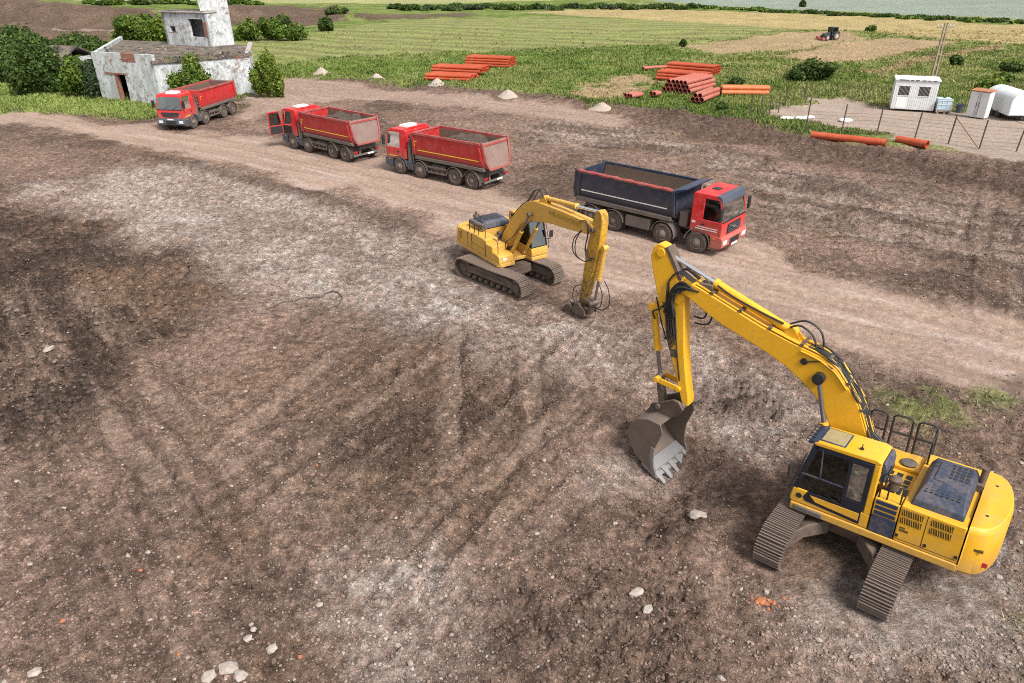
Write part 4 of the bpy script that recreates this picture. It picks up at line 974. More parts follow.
def tipper(name, label, x, y, hd, ax, style, cabm, bodym, soil=None, door_open=False):
    root = thing(name, label, 'tipper truck', (x, y, 0), hd, 'tipper trucks parked on the dirt road')
    volvo = style == 'blue'
    axles = [0, -ax[0], -ax[0] - ax[1], -ax[0] - ax[1] - ax[2]]
    for i, a in enumerate(axles):
        for sd in (-1, 1):
            if i < 2: wheel(root, a, sd * 1.08, .33, True, sd)
            else:
                wheel(root, a, sd * 1.06, .30, False, sd); wheel(root, a, sd * .70, .28, False, sd)
    g = M['truck_grey']; dg = M['dusty_grey']
    b = MB()
    for sd in (-1, 1): b.box(axles[3] - .85, .75, sd * .42 - .05, sd * .42 + .05, .78, 1.06)
    for a in axles: b.cyl((a, -.85, .52), (a, .85, .52), .09, 10); b.box(a - .12, a + .12, -.3, .3, .40, .70)
    for xx in (.5, -.9, -2.4, -3.6, -5.2, axles[3] - .8): b.box(xx - .06, xx + .06, -.40, .40, .82, 1.0)
    b.box(axles[3] - 1.02, axles[3] - .92, -1.15, 1.15, .46, .58)
    for sd in (-1, 1): b.obox((axles[3] - .96, sd * .6, .55), (axles[3] - .8, sd * .45, .9), .08, .06)
    b.build('chassis', g, root, .01)
    for sd in (-1, 1):
        b = MB(); b.box(axles[3] - 1.0, axles[3] - .94, sd * .95 - .16, sd * .95 + .16, .66, .80); b.build('tail_lamp', M['lamp_red'], root)
    b = MB(); b.box(axles[3] - 1.035, axles[3] - 1.022, -.52, 0.0, .47, .58); b.build('number_plate', M['white_tape'], root)
    # mudguards
    def guard(xc, y0, y1, r, a0, a1, mat):
        b = MB(); n = 14; P = []
        for k in range(n + 1):
            a = rad(a0 + (a1 - a0) * k / n); P.append((xc + r * math.cos(a), .52 + r * math.sin(a)))
        P += [(xc + (p[0] - xc) * .955, .52 + (p[1] - .52) * .955) for p in P[::-1]]
        b.prism(P, y0, y1); return b.build('mudguard', mat, root)
    for sd in (-1, 1):
        y0, y1 = sorted((sd * .55, sd * 1.24))
        guard(axles[1], y0, y1, .64, -10, 175, dg)
        for i in (2, 3): guard(axles[i], y0, y1, .63, 5 if i == 2 else 20, 172 if i == 2 else 172, dg)
        if i: b = MB(); b.box(axles[3] - .66, axles[3] - .63, y0, y1, .30, .75); b.build('mud_flap', M['tyre'], root)
    # side equipment between the axle groups
    xm0, xm1 = axles[1] - .75, axles[2] + .75
    for sd in (-1, 1):
        b = MB()
        if volvo:
            b.box(xm1, xm0, sd * 1.18 - .02, sd * 1.18 + .02, .50, 1.05); b.box(xm1, xm0, min(sd * .55, sd * 1.16), max(sd * .55, sd * 1.16), .52, 1.03)
            b.build('side_panel', dg, root, .02)
        else:
            for zz in (.48, .80): b.box(xm1 - .1, xm0 + .1, sd * 1.18 - .02, sd * 1.18 + .02, zz, zz + .11)
            for xx in (xm1 + .2, (xm0 + xm1) / 2, xm0 - .2): b.box(xx - .03, xx + .03, sd * 1.15 - .02, sd * 1.15 + .02, .45, .95)
            b.build('side_rail', dg, root, .01)
            b = MB(); b.tube([(xm0 - .15, sd * .82, .76), (xm1 + .15, sd * .82, .76)], .26, 18); b.build('fuel_tank', dg, root, .02)
            b = MB(); b.box(axles[1] + .68, axles[0] - .66, min(sd * .7, sd * 1.17), max(sd * .7, sd * 1.17), .42, .95); b.build('battery_box', M['bluegrey'], root, .02)
    # ---- cab
    top = 2.84; zb = 1.02; fx = 1.18; rx = -.44 if volvo else -.62
    if volvo: prof = [(fx - .03, .95), (fx, 1.5), (fx - .04, 1.72), (fx - .28, top - .22), (fx - .42, top - .05), (fx - .62, top), (rx + .05, top - .02), (rx, top - .1), (rx, zb)]
    else: prof = [(fx - .02, .95), (fx, 1.55), (fx - .03, 1.70), (fx - .20, top - .22), (fx - .30, top - .06), (fx - .5, top), (rx + .05, top), (rx, top - .08), (rx, zb)]
    def tap(p):
        k = 1 - .07 * max(0, (p[2] - 1.7) / 1.15) ** 1.5; return (p[0], p[1] * k, p[2])
    # hollow cab: lower shell, roof and posts, so the windows look into it
    cut = [(fx - .03, .95), (fx, 1.52), (fx - .03, 1.68), (rx, 1.68), (rx, zb)]
    b = MB(); b.prism(cut, -1.19, 1.19)
    b.prism([(fx - .20, top - .20), (fx - .30, top - .06), (fx - .5, top), (rx + .05, top), (rx, top - .08), (rx, top - .20)], -1.19, 1.19)
    b.box(rx, rx + .06, -1.185, 1.185, 1.66, top - .18)
    for sd in (-1, 1):
        y0, y1 = sorted((sd * 1.185, sd * 1.10))
        b.prism([(fx - .10, 1.66), (fx - .03, 1.66), (fx - .20, top - .18), (fx - .29, top - .18)], y0, y1)
        b.prism([(rx, 1.66), (rx + (.62 if volvo else .55), 1.66), (rx + (.62 if volvo else .55), top - .18), (rx, top - .18)], y0, y1)
    cab = b.build('cab', cabm, root, .035, 3, warp=tap)
    g1 = MB(); g1.quad((fx - .035, -1.1, 1.67), (fx - .035, 1.1, 1.67), (fx - .215, 1.1, top - .19), (fx - .215, -1.1, top - .19))
    g1.build('windscreen', M['windscreen'], cab, warp=tap)
    rim = MB(); rim.box(fx - .05, fx - .015, -1.15, 1.15, 1.63, 1.70); rim.build('windscreen_seal', M['black'], cab, warp=tap)
    wp = MB()
    for y0 in (-.5, .3): wp.obox((fx - .015, y0, 1.69), (fx - .10, y0 + .55, 2.02), .02, .02)
    wp.build('wiper', M['black'], cab)
    gap0, gap1 = rx + (.62 if volvo else .55), fx - .30
    for sd in (-1, 1):
        g1 = MB(); yy = sd * 1.165; g1.quad((gap0, yy, 1.67), (fx - .10, yy, 1.67), (fx - .29, yy, top - .19), (gap0, yy, top - .19)); g1.build('side_window', M['glass'], cab, warp=tap)
        opened = door_open and sd > 0
        P = [(rx + .50, 1.0), (fx - .22, 1.0), (fx - .12, 1.3), (fx - .12, 1.66), (rx + .50, 1.66)]
        d = MB()
        if not opened:
            d.prism(P, *sorted((sd * 1.185, sd * 1.197))); dm = cabm
            o = d.build('door', cabm, cab, .006)
            h = MB(); h.box(rx + .58, rx + .74, *sorted((sd * 1.19, sd * 1.225)), 1.42, 1.48); h.build('door_handle', M['black'], o)
            s_ = MB(); s_.box(rx + .487, rx + .499, *sorted((sd * 1.186, sd * 1.193)), 1.0, 2.5); s_.box(fx - .125, fx - .115, *sorted((sd * 1.186, sd * 1.193)), 1.0, 1.66); s_.build('door_gap', M['black'], o, warp=tap)
    if door_open:
        # driver's door swung wide open, hinged at its front edge
        Mt = Matrix.Translation((fx - .15, 1.2, 0)) @ Matrix.Rotation(rad(-98), 4, 'Z')
        d = MB(Mt); x0 = -1.05
        d.prism([(x0, 1.0), (0, 1.0), (0, 1.66), (x0, 1.66)], 0, .05)
        d.prism([(x0, 1.66), (x0 + .07, 1.66), (x0 + .07, 2.62), (x0, 2.62)], 0, .05); d.prism([(-.07, 1.66), (0, 1.66), (-.16, 2.62), (-.23, 2.62)], 0, .05); d.prism([(x0, 2.56), (-.15, 2.56), (-.16, 2.64), (x0, 2.64)], 0, .05)
        o = d.build('door', cabm, cab, .01)
        d = MB(Mt); d.quad((x0 + .06, .025, 1.66), (-.05, .025, 1.66), (-.2, .025, 2.58), (x0 + .06, .025, 2.58)); d.build('door_window', M['glass'], o)
        d = MB(Mt); d.prism([(x0 + .05, 1.05), (-.06, 1.05), (-.06, 1.6), (x0 + .05, 1.6)], -.02, -.002); d.build('door_lining', M['seat'], o, .01)
        d = MB(); d.box(rx + .52, fx - .2, 1.12, 1.196, 1.05, 1.66); d.build('doorway', M['seat'], cab)
    # seats inside
    for sy in (-.55, .55):
        b = MB(); b.box(-.35, .2, sy - .26, sy + .26, 1.5, 1.74); b.prism([(-.42, 1.7), (-.26, 1.7), (-.34, 2.45), (-.46, 2.45)], sy - .24, sy + .24); b.build('seat', M['seat'], cab, .03)
    b = MB(); b.prism([(fx - .42, 1.66), (fx - .06, 1.66), (fx - .12, 1.78), (fx - .4, 1.82)], -1.05, 1.05); b.build('dashboard', M['seat'], cab, .02)
    b = MB(); b.lathe([(.20, -.02), (.225, 0), (.20, .02), (.18, 0)], (fx - .48, .55, 1.98), 'x', 20); b.build('steering_wheel', M['seat'], cab)
    # front: grille, bumper, lamps, step
    bm = M['bluegrey'] if not volvo else cabm
    b = MB(); b.prism([(fx - .05, .42), (fx + .10, .50), (fx + .12, .86), (fx + .03, 1.0), (.62, 1.02), (.70, .62), (.62, .42)], -1.22, 1.22)
    bp = b.build('bumper', bm, root, .04, 3)
    for sd in (-1, 1):
        b = MB(); b.box(fx + .08, fx + .128, sd * .92 - .2, sd * .92 + .2, .62, .84); b.build('headlight', M['lamp_clear'], bp, .02)
    b = MB(); b.box(fx + .10, fx + .128, -.45, .45, .56, .82); b.build('lower_intake', M['black'], bp, .01)
    b = MB(); b.box(fx + .128, fx + .136, -.27, .27, .88, .99) if not volvo else b.box(fx + .128, fx + .136, -.27, .27, .44, .54); b.build('number_plate', M['white_tape'], bp)
    for sd in (-1, 1):
        b = MB(); b.box(.80, .92, *sorted((sd * 1.215, sd * 1.235)), .86, .93); b.build('indicator_lamp', M['indicator'], bp)
    gr = MB()
    if volvo:
        gr.box(fx - .02, fx + .02, -.62, .62, 1.06, 1.52)
        gr.m = 1
        for k in range(4): gr.box(fx + .02, fx + .03, -.58, .58, 1.10 + k * .1, 1.13 + k * .1)
        gr.m = 2; gr.obox((fx + .034, .55, 1.10), (fx + .034, -.55, 1.47), .014, .045); gr.lathe([(.085, 0), (.085, .014), (.055, .014), (.055, 0)], (fx + .03, 0, 1.285), 'x', 20)
    else:
        gr.prism([(-.82, 1.40), (-.62, 1.12), (.62, 1.12), (.82, 1.40), (.80, 1.46), (-.80, 1.46)], fx - .02, fx + .02, 'yz')
        gr.m = 1
        for k in range(3): gr.box(fx + .018, fx + .028, -.60 - .06 * k, .60 + .06 * k, 1.17 + k * .09, 1.20 + k * .09)
    gr.build('front_grille', [M['black'], M['bluegrey'], M['chrome']], cab)
    for sd in (-1, 1):
        b = MB(); P = []
        for k in range(13):
            a = rad(-5 + 180 * k / 12); P.append((.68 * math.cos(a), .52 + .66 * math.sin(a)))
        P += [(p[0] * .93, .52 + (p[1] - .52) * .93) for p in P[::-1]]
        b.prism(P, *sorted((sd * .7, sd * 1.23))); b.build('wheel_arch', M['bluegrey'] if not volvo else dg, root)
        b = MB(); b.box(.58, .95, *sorted((sd * .85, sd * 1.2)), .34, .42); b.box(.60, .92, *sorted((sd * .9, sd * 1.2)), .66, .72); b.build('cab_step', g, root, .01)
        m = MB(); m.tube([(fx - .22, sd * 1.14, 2.45), (fx - .02, sd * 1.36, 2.48), (fx - .02, sd * 1.36, 1.75), (fx - .12, sd * 1.18, 1.72)], .016, 6); m.box(fx - .06, fx + .02, *sorted((sd * 1.27, sd * 1.48)), 1.82, 2.38)
        m.build('mirror', M['black'], cab, .015)
    if volvo:
        b = MB(); b.prism([(fx - .30, top - .30), (fx - .12, top - .34), (fx - .20, top - .02), (fx - .46, top + .02)], -1.12, 1.12); b.build('sun_visor', M['bluegrey'], cab, .02)
        b = MB(); b.box(-.05, .32, -.2, .2, top - .01, top + .03); b.build('roof_hatch', M['black'], cab, .015)
        b = MB()
        for k, zz in enumerate((1.30, 1.20)): b.box(-.05 - .1 * k, .95, -1.204, -1.198, zz, zz + .045)
        for k, zz in enumerate((1.30, 1.20)): b.box(-.05 - .1 * k, .95, 1.198, 1.204, zz, zz + .045)
        b.box(rx + .08, rx + .26, -1.193, -1.187, 1.44, 1.55)
        b.build('door_stripes', M['white_tape'], cab)
        b = MB(); b.box(fx - .13, fx - .12, .05, .42, 1.74, 2.0); b.build('paper_sheet', M['paper'], cab, warp=tap)
    else:
        b = MB(); b.loft([[(-.15, -.5, top - .01), (.6, -.5, top - .01), (.6, .5, top - .01), (-.15, .5, top - .01)], [(-.1, -.46, top + .16), (.5, -.46, top + .14), (.5, .46, top + .14), (-.1, .46, top + .16)]])
        b.build('roof_hatch', M['white'], cab, .04, 3)
        b = MB(); b.loft([[(-.60, -.95, top - .01), (-.22, -.95, top - .01), (-.22, .95, top - .01), (-.60, .95, top - .01)], [(-.60, -.85, top + .12), (-.35, -.85, top + .08), (-.35, .85, top + .08), (-.60, .85, top + .12)]])
        b.build('roof_spoiler', cabm, cab, .03)
        b = MB()
        if not door_open: b.box(-.08, .95, 1.198, 1.204, 1.12, 1.17)
        b.box(-.08, .95, -1.204, -1.198, 1.12, 1.17); b.build('door_stripe', M['yellow_tape'], cab)
        b = MB(); b.box(.15, .35, -.09, .09, top, top + .01)
    # behind the cab: intake stack, exhaust
    b = MB(); b.box(-.98, -.72, .55, 1.05, 1.05, 2.15); b.tube([(-.85, .8, 2.1), (-.85, .8, 2.62)], .12, 12); b.build('air_intake', dg, root, .03)
    b = MB(); b.tube([(-.86, 1.02, .85), (-.86, 1.02, 1.95)], .15, 14); b.tube([(-.86, 1.02, 1.95), (-.86, 1.02, 2.35)], .07, 10); b.build('exhaust_stack', M['dusty_grey'], root)
    b = MB(); b.box(-1.12, -.70, -1.0, -.5, 1.05, 1.75); b.build('hydraulic_tank', dg, root, .03)
    # ---- tipping body
    xf = -1.38; xr_t = -6.90 if not volvo else -7.02; xr_b = -7.25; zt = 2.72 if volvo else 2.82; zf = 1.22; T = .05
    if volvo: sec = [(1.25, zt), (1.23, 2.5), (1.17, 1.75), (1.02, 1.40), (.72, zf)]
    else: sec = [(1.25, zt), (1.22, 2.62), (1.20, 1.80), (1.06, 1.40), (.72, zf)]
    def xr(z): return xr_b + (xr_t - xr_b) * (z - zf) / (zt - zf)
    full = sec + [(-y, z) for y, z in sec[::-1]]
    ins = [(y - T * (1 if y > 0 else -1), z + (T if z < 1.5 else 0)) for y, z in full]
    b = MB(); b.loft([[(xf, y, z) for y, z in full + ins[::-1]], [(xr(z), y, z) for y, z in full + ins[::-1]]])
    b.prism([(y, z) for y, z in full], xf - .06, xf + .001, 'yz')
    body = b.build('tipper_body', bodym, root, .012)
    li = MB()                                                    # scraped lining, a skin inside the shell
    i2 = [(y - (T + .006) * (1 if y > 0 else -1), z + (T + .006 if z < 1.5 else -.06 if z > 2.8 else 0)) for y, z in full]
    li.loft([[(xf - .0 + .004, y, z) for y, z in i2], [(xr(z) + .06, y, z) for y, z in i2]], False, False)
    li.add([(xf + .006, y, z) for y, z in i2], [tuple(range(len(i2)))])
    li.build('body_lining', M['inner'], body)
    rl = MB()
    for sd in (-1, 1):
        rl.box(xr_t - .02, xf + .02, sd * 1.245 - .06, sd * 1.245 + .06, zt - .10, zt + .035)
    rl.box(xf - .09, xf + .03, -1.2, 1.2, zt - .08, zt + .03)
    rl.build('top_rail', M['red_faded'] if not volvo else M['truck_blue'], body, .012)
    rb = MB()
    for sd in (-1, 1):
        for xx, w_ in ((xf - .02, .09), (xr_t + .18, .09)):
            P = [(y + .0, z) for y, z in sec]
            for k in range(len(sec) - 2):
                (ya, za), (yb, zb2) = sec[k], sec[k + 1]
                rb.obox((xx + (xr(za) - xr_t if xx < -4 else 0), sd * (ya + .03), za), (xx + (xr(zb2) - xr_t if xx < -4 else 0), sd * (yb + .03), zb2), .16, .06, (0, sd, 0))
    rb.build('side_rib', bodym, body, .012)
    lower = MB()
    for sd in (-1, 1):
        lower.obox((xf - .1, sd * 1.12, 1.30), (xr_b + .15, sd * 1.12, 1.30), .22, .20)
        lower.obox((xf - .1, sd * .9, 1.17), (xr_b + .25, sd * .9, 1.17), .25, .10)
    lower.box(xr_b + .1, xf - .2, -.46, .46, 1.065, 1.22)
    lower.build('body_sill', dg, body, .02)
    st = MB()
    for sd in (-1, 1):
        st.obox((xf - .35, sd * (sec[2][0] + .012), 1.78), (xr(1.78) + .35, sd * (sec[2][0] + .012), 1.78), .012, .05)
    if x > -20: st.build('reflective_stripe', M['yellow_tape'] if not volvo else M['white_tape'], body)
    # tailgate
    tg = MB(); q = [(y * .985, z) for y, z in full]
    tg.loft([[(xr(z) - .01, y, z) for y, z in q], [(xr(z) - .09, y, z) for y, z in q]])
    gate = tg.build('tailgate', M['tailgate'] if not volvo else M['truck_blue'], body, .012)
    fr = MB()
    for sd in (-1, 1):
        fr.obox((xr(zt) - .12, sd * 1.19, zt + .10), (xr(1.75) - .12, sd * 1.12, 1.72), .10, .10); fr.obox((xr(1.75) - .12, sd * 1.12, 1.74), (xr(1.32) - .12, sd * .92, 1.32), .10, .10)
    fr.obox((xr(zt) - .12, -1.2, zt - .12), (xr(zt) - .12, 1.2, zt - .12), .10, .12)
    fr.obox((xr(1.32) - .14, -.95, 1.30), (xr(1.32) - .14, .95, 1.30), .12, .12)
    fr.build('tailgate_frame', M['red_faded'] if not volvo else M['truck_blue'], gate, .012)
    # front headboard and canopy
    if volvo:
        c = MB(); c.prism([(xf - .04, zt - .05), (xf + .02, zt + .02), (xf + .62, zt + .20), (xf + .62, zt + .14), (xf + .10, zt - .1), (xf + .06, zt - .1)], -1.22, 1.22); c.build('cab_guard', M['navy_clean'], body, .01)
        c = MB(); c.prism([(-1.2, zt - .04), (1.2, zt - .04), (1.0, 1.5), (-1.0, 1.5)], xf + .002, xf + .07, 'yz'); c.build('headboard', M['truck_blue'], body, .01)
        t = MB(); pts = []
        for k in range(22):
            f = k / 21; pts.append((xr_t + .05 + (xf - .1 - xr_t) * f, -1.25, zt + .05 + .012 * math.sin(k * 1.7) - .05 * f))
        t.tube(pts, [.085 + .02 * math.sin(k * 2.3) for k in range(22)], 9)
        t.build('rolled_tarpaulin', M['red_faded'], body)
    else:
        c = MB(); c.box(xf - .02, xf + .06, -1.22, 1.22, 1.5, zt - .0); c.build('headboard', bodym, body, .01)
        c = MB(); 
        for k in range(5): c.box(xf + .10, xf + .13, .95, 1.2, 1.2 + k * .28, 1.23 + k * .28)
        for yy in (.95, 1.2): c.box(xf + .09, xf + .14, yy - .015, yy + .015, 1.05, 2.6)
        c.build('ladder', M['dusty_grey'], body)
        c = MB(); c.box(xf - .32, xf - .12, 1.236, 1.25, 2.28, 2.34); c.box(xf - .14, xf - .10, 1.236, 1.25, 2.0, 2.34); c.build('corner_marker', M['yellow_tape'], body)
    # load of soil inside
    if soil:
        lab, h0, x0, x1 = soil
        nx, ny = 46, 22; V = []; F = []
        for i in range(nx):
            for j in range(ny):
                u, v = i / (nx - 1), j / (ny - 1); xx = x0 + (x1 - x0) * u; yy = -1.12 + 2.24 * v
                e = min(1, min(u, 1 - u) * 4) * min(1, min(v, 1 - v) * 5)
                z = h0 + .40 * e * (.4 + float(vnoise(np.array([u * 6 + x * .3]), np.array([v * 3.0 + y]))[0])) + .10 * float(vnoise(np.array([u * 30.]), np.array([v * 16.]))[0]) - (1 - e) * .35
                V.append((xx, yy * (1 if z > 1.9 else .94), z))
        for i in range(nx - 1):
            for j in range(ny - 1): F.append((i * ny + j, (i + 1) * ny + j, (i + 1) * ny + j + 1, i * ny + j + 1))
        so = link('soil_load', np_mesh('soil_load', np.array(V), np.array(F)), None, [M['soil_load']])
        so.location = (x, y, 0); so.rotation_euler = (0, 0, hd)
        tag(so, lab, 'soil', None, 'stuff')
    return root
TRUCKS = [
 ('tipper_truck', 'tipper truck with red cab and dark blue empty body, facing right', 9.5, 33.0, -42.2, (1.85, 2.90, 1.40), 'blue'),
 ('tipper_truck', 'red tipper truck loaded with dark soil, seen from behind nearest the smaller excavator', -6.4, 47.8, 141.9, (1.80, 2.90, 1.40), 'red'),
 ('tipper_truck', 'red tipper truck with its cab door swung wide open', -15.2, 55.1, 138.8, (1.80, 2.90, 1.40), 'red'),
 ('tipper_truck', 'red tipper truck facing the viewer, parked in front of the ruined white building', -27.5, 62.3, -101.7, (1.80, 2.90, 1.40), 'red'),
]
# ------------------------------------------------------------------ surroundings
def plaster_mat():
    """flaking whitewash over render and brick, with grey weather stains"""
    m, nt, nd, ln, b = new_mat('flaking_whitewash')
    tc = N(nd, 'ShaderNodeTexCoord').outputs['Object']
    mp = N(nd, 'ShaderNodeMapping'); mp.inputs['Scale'].default_value = (1, 1, .45); ln.new(tc, mp.inputs[0])
    n1 = noise(nd, ln, mp.outputs[0], .9, 7, .7); n2 = noise(nd, ln, mp.outputs[0], 4.5, 5, .7)
    c = mix(nd, ln, rng_map(nd, ln, n1, .38, .60), (.34, .36, .36), (.62, .65, .69))
    flake = rng_map(nd, ln, math_(nd, ln, 'ADD', math_(nd, ln, 'MULTIPLY', n1, .45), math_(nd, ln, 'MULTIPLY', n2, .55)), .50, .64)
    c = mix(nd, ln, math_(nd, ln, 'MULTIPLY', flake, .75), c, (.24, .235, .21))
    n3 = noise(nd, ln, tc, 1.6, 7, .75); st_ = rng_map(nd, ln, n3, .52, .60); c = mix(nd, ln, math_(nd, ln, 'MULTIPLY', st_, .8), c, (.20, .19, .165))
    fl2 = rng_map(nd, ln, noise(nd, ln, tc, 1.1, 6, .75), .60, .63); c = mix(nd, ln, math_(nd, ln, 'MULTIPLY', fl2, .85), c, (.26, .13, .085))
    ln.new(c, b.inputs['Base Color']); b.inputs['Roughness'].default_value = .9; bump(nd, ln, n2, .4, .03, b); return m
def brick_mat():
    m, nt, nd, ln, b = new_mat('old_red_brick')
    t = N(nd, 'ShaderNodeTexBrick'); t.inputs['Scale'].default_value = 2.2; t.inputs['Color1'].default_value = (.30, .085, .045, 1); t.inputs['Color2'].default_value = (.22, .06, .04, 1); t.inputs['Mortar'].default_value = (.28, .22, .18, 1)
    tc = N(nd, 'ShaderNodeTexCoord').outputs['Object']
    mp = N(nd, 'ShaderNodeMapping'); mp.inputs['Rotation'].default_value = (rad(90), 0, 0); ln.new(tc, mp.inputs[0]); ln.new(mp.outputs[0], t.inputs['Vector'])
    n = noise(nd, ln, tc, 3, 5, .7); ln.new(mix(nd, ln, rng_map(nd, ln, n, .45, .7), t.outputs[0], (.2, .15, .12)), b.inputs['Base Color']); b.inputs['Roughness'].default_value = .9; return m
def roof_mat():
    m, nt, nd, ln, b = new_mat('mossy_bitumen_roof')
    tc = N(nd, 'ShaderNodeTexCoord').outputs['Object']; n = noise(nd, ln, tc, .8, 6, .7); n2 = noise(nd, ln, tc, 4, 4, .7)
    c = ramp(nd, ln, n, [(.32, (.030, .026, .026)), (.45, (.065, .055, .05)), (.53, (.17, .13, .105)), (.63, (.075, .085, .03))])
    ln.new(mix(nd, ln, rng_map(nd, ln, n2, .5, .75, 0, .6), c, (.17, .135, .12)), b.inputs['Base Color']); b.inputs['Roughness'].default_value = .95; bump(nd, ln, n2, .6, .05, b); return m
M['plaster'] = plaster_mat(); M['brick'] = brick_mat(); M['roof'] = roof_mat()
M['dark_in'] = plain('dark_interior', (.05, .045, .042), .95)
M['concrete'] = plain('grey_concrete', (.36, .33, .30), .9, 0, .25, 3)
M['rusty'] = plain('rusty_sheet', (.36, .15, .07), .8, 0, .45, 5)
M['orange'] = painted('orange_pvc', (.45, .070, .024), .45, .4, dcol=(.32, .14, .09))
M['orange_light'] = painted('light_orange_pvc', (.58, .155, .05), .45, .35, dcol=(.42, .22, .14))
M['orange_pale'] = painted('sunbleached_orange_pvc', (.38, .085, .058), .55, .55, dcol=(.29, .16, .125))
M['cabin_white'] = painted('white_sheet_metal', (.66, .68, .70), .5, .25, .2, z0=.2, z1=.8, dcol=(.35, .32, .28))
M['ibc'] = plain('pale_blue_tank', (.42, .56, .66), .35, 0, .15, 3)
M['post'] = plain('rusty_fence_post', (.07, .048, .035), .8, 0, .4, 8)
M['wood'] = plain('weathered_wood', (.30, .20, .13), .85, 0, .35, 8)
M['pole'] = plain('weathered_concrete_pole', (.30, .24, .17), .9, 0, .3, 3)
M['sand'] = plain('pale_gravel', (.34, .285, .24), .95, 0, .25, 9)
M['sack'] = plain('white_sacking', (.66, .64, .62), .8, 0, .15, 5)
M['stone'] = plain('pale_limestone', (.33, .285, .255), .9, 0, .25, 7)
M['stone_grey'] = plain('grey_rubble', (.30, .265, .24), .9, 0, .25, 7)
M['brickbit'] = plain('broken_brick', (.36, .13, .06), .9, 0, .3, 9)
M['clod'] = plain('soil_clod', (.085, .060, .047), .95, 0, .5, 6)
M['tractor_blue'] = painted('dark_tractor_paint', (.03, .04, .055), .5, .25)

# ---- ruined building
def ruin():
    A0, B0, C0 = at(103, 99.5)[:2], at(162.5, 104.8)[:2], at(255.6, 94.3)[:2]
    H1, H2 = 4.55, 4.05
    D0 = at(251, 45, H2)[:2]; E0 = at(120, 40, H2)[:2]
    gzb = 0.0
    root = thing('ruined_building', 'derelict flat roofed building with flaking white walls, rooftop room and pale tower', 'ruined building', (B0[0], B0[1], 0))
    L = lambda p: (p[0] - B0[0], p[1] - B0[1])
    a, bb, c, d, e = map(L, (A0, B0, C0, D0, E0))
    def wall(p, q, z0, z1, th=.35, openings=(), name='wall', mats=None):
        """upright wall p->q (outer face on that line), thickness inward, with rectangular openings (u0,u1,z0,z1)"""
        dx, dy = q[0] - p[0], q[1] - p[1]; Ln = math.hypot(dx, dy); ux, uy = dx / Ln, dy / Ln; nx, ny = -uy, ux
        us = sorted({0, Ln, *[o[0] for o in openings], *[o[1] for o in openings]}); b = MB()
        Mw = Matrix(((ux, nx, 0, p[0]), (uy, ny, 0, p[1]), (0, 0, 1, 0), (0, 0, 0, 1))); b.M = Mw
        for i in range(len(us) - 1):
            u0, u1 = us[i], us[i + 1]; o = next((o for o in openings if o[0] <= u0 + 1e-6 and o[1] >= u1 - 1e-6), None)
            if o is None: b.box(u0, u1, 0, th, z0, z1)
            else:
                if o[2] > z0: b.box(u0, u1, 0, th, z0, o[2])
                if o[3] < z1: b.box(u0, u1, 0, th, o[3], z1)
        return b.build(name, mats or M['plaster'], root), Mw, Ln
    # door on the left wall near (127, 102): place by its ground point
    def along(p, q, px, py):
        g = at(px, py)[:2]; g = L(g); dx, dy = q[0] - p[0], q[1] - p[1]; Ln = math.hypot(dx, dy)
        return ((g[0] - p[0]) * dx + (g[1] - p[1]) * dy) / Ln
    # wall runs so that 'inward' is away from the viewer: left -> right
    u0, u1 = along(a, bb, 121.5, 101), along(a, bb, 131.5, 102)
    w1, Mw, Ln = wall(a, bb, 0, H1, .35, [(u0, u1, 0, 2.55)])
    b = MB(Mw); b.prism([(u0 - 1.2, 2.56), (u1 + .25, 2.56), (u1 + .25, 2.72), (u0 - 1.2, 2.72)], -.06, .30, 'xz'); b.build('lintel', M['brick'], w1)
    b = MB(Mw); b.box(u0 - .01, u0 + .28, -.012, .34, 0, 2.5); b.build('door_jamb', M['brick'], w1)
    b = MB(Mw); b.box(Ln * .50, Ln * .72, -.015, .36, 3.78, H1 + .02); b.build('brick_patch', M['brick'], w1)
    w2, Mw2, Ln2 = wall(bb, c, 0, H2 - .28, .35, [(Ln * .44, Ln * .52, 2.75, 3.45)])
    b = MB(Mw2); b.box(-.15, Ln2 + .25, -.18, .5, H2 - .28, H2 - .02)
    rim = b.build('roof_edge', M['roof'], root)
    wall(c, d, 0, H2 + .12, .35); wall(d, e, 0, H2, .35); wall(e, a, 0, H1 - .1, .35)
    # roof slab a little inside the walls
    P = [a, bb, c, d, e]; cx = sum(p[0] for p in P) / 5; cy = sum(p[1] for p in P) / 5
    P = [(p[0] + (cx - p[0]) * .025, p[1] + (cy - p[1]) * .025) for p in P]
    b = MB(); b.prism(P, H2 - .25, H2 + .02, 'xy'); roof = b.build('roof', M['roof'], root)
    b = MB(Mw2)
    for k in range(40): b.box(Ln2 * k / 40 + .02, Ln2 * (k + 1) / 40 - .01, .0 + .25 * random.random(), .45, H2 - .02, H2 + .04 + .28 * random.random() ** 2.5)
    b.build('crumbled_parapet', M['roof'], roof)
    b = MB(); dx, dy = d[0] - c[0], d[1] - c[1]; b.obox((c[0], c[1], H2 + .22), (c[0] + dx, c[1] + dy, H2 + .22), .45, .2); b.build('side_parapet', M['concrete'], roof)
    # rooftop room
    p0, p1 = L(at(168, 44.5, H2)[:2]), L(at(210.5, 47, H2)[:2]); dx, dy = p1[0] - p0[0], p1[1] - p0[1]; Lc = math.hypot(dx, dy); ux, uy = dx / Lc, dy / Lc; n_ = (-uy, ux)
    hc = 3.35; q1 = (p1[0] + n_[0] * 2.4, p1[1] + n_[1] * 2.4); q0 = (p0[0] + n_[0] * 2.4, p0[1] + n_[1] * 2.4)
    zt = H2 + hc
    wf, Mf, _ = wall(p0, p1, H2 + .02, zt, .3, [(Lc * .13, Lc * .26, H2 + 1.35, H2 + 1.95), (Lc * .60, Lc * .93, H2 + .95, H2 + 2.75)], 'room_wall')
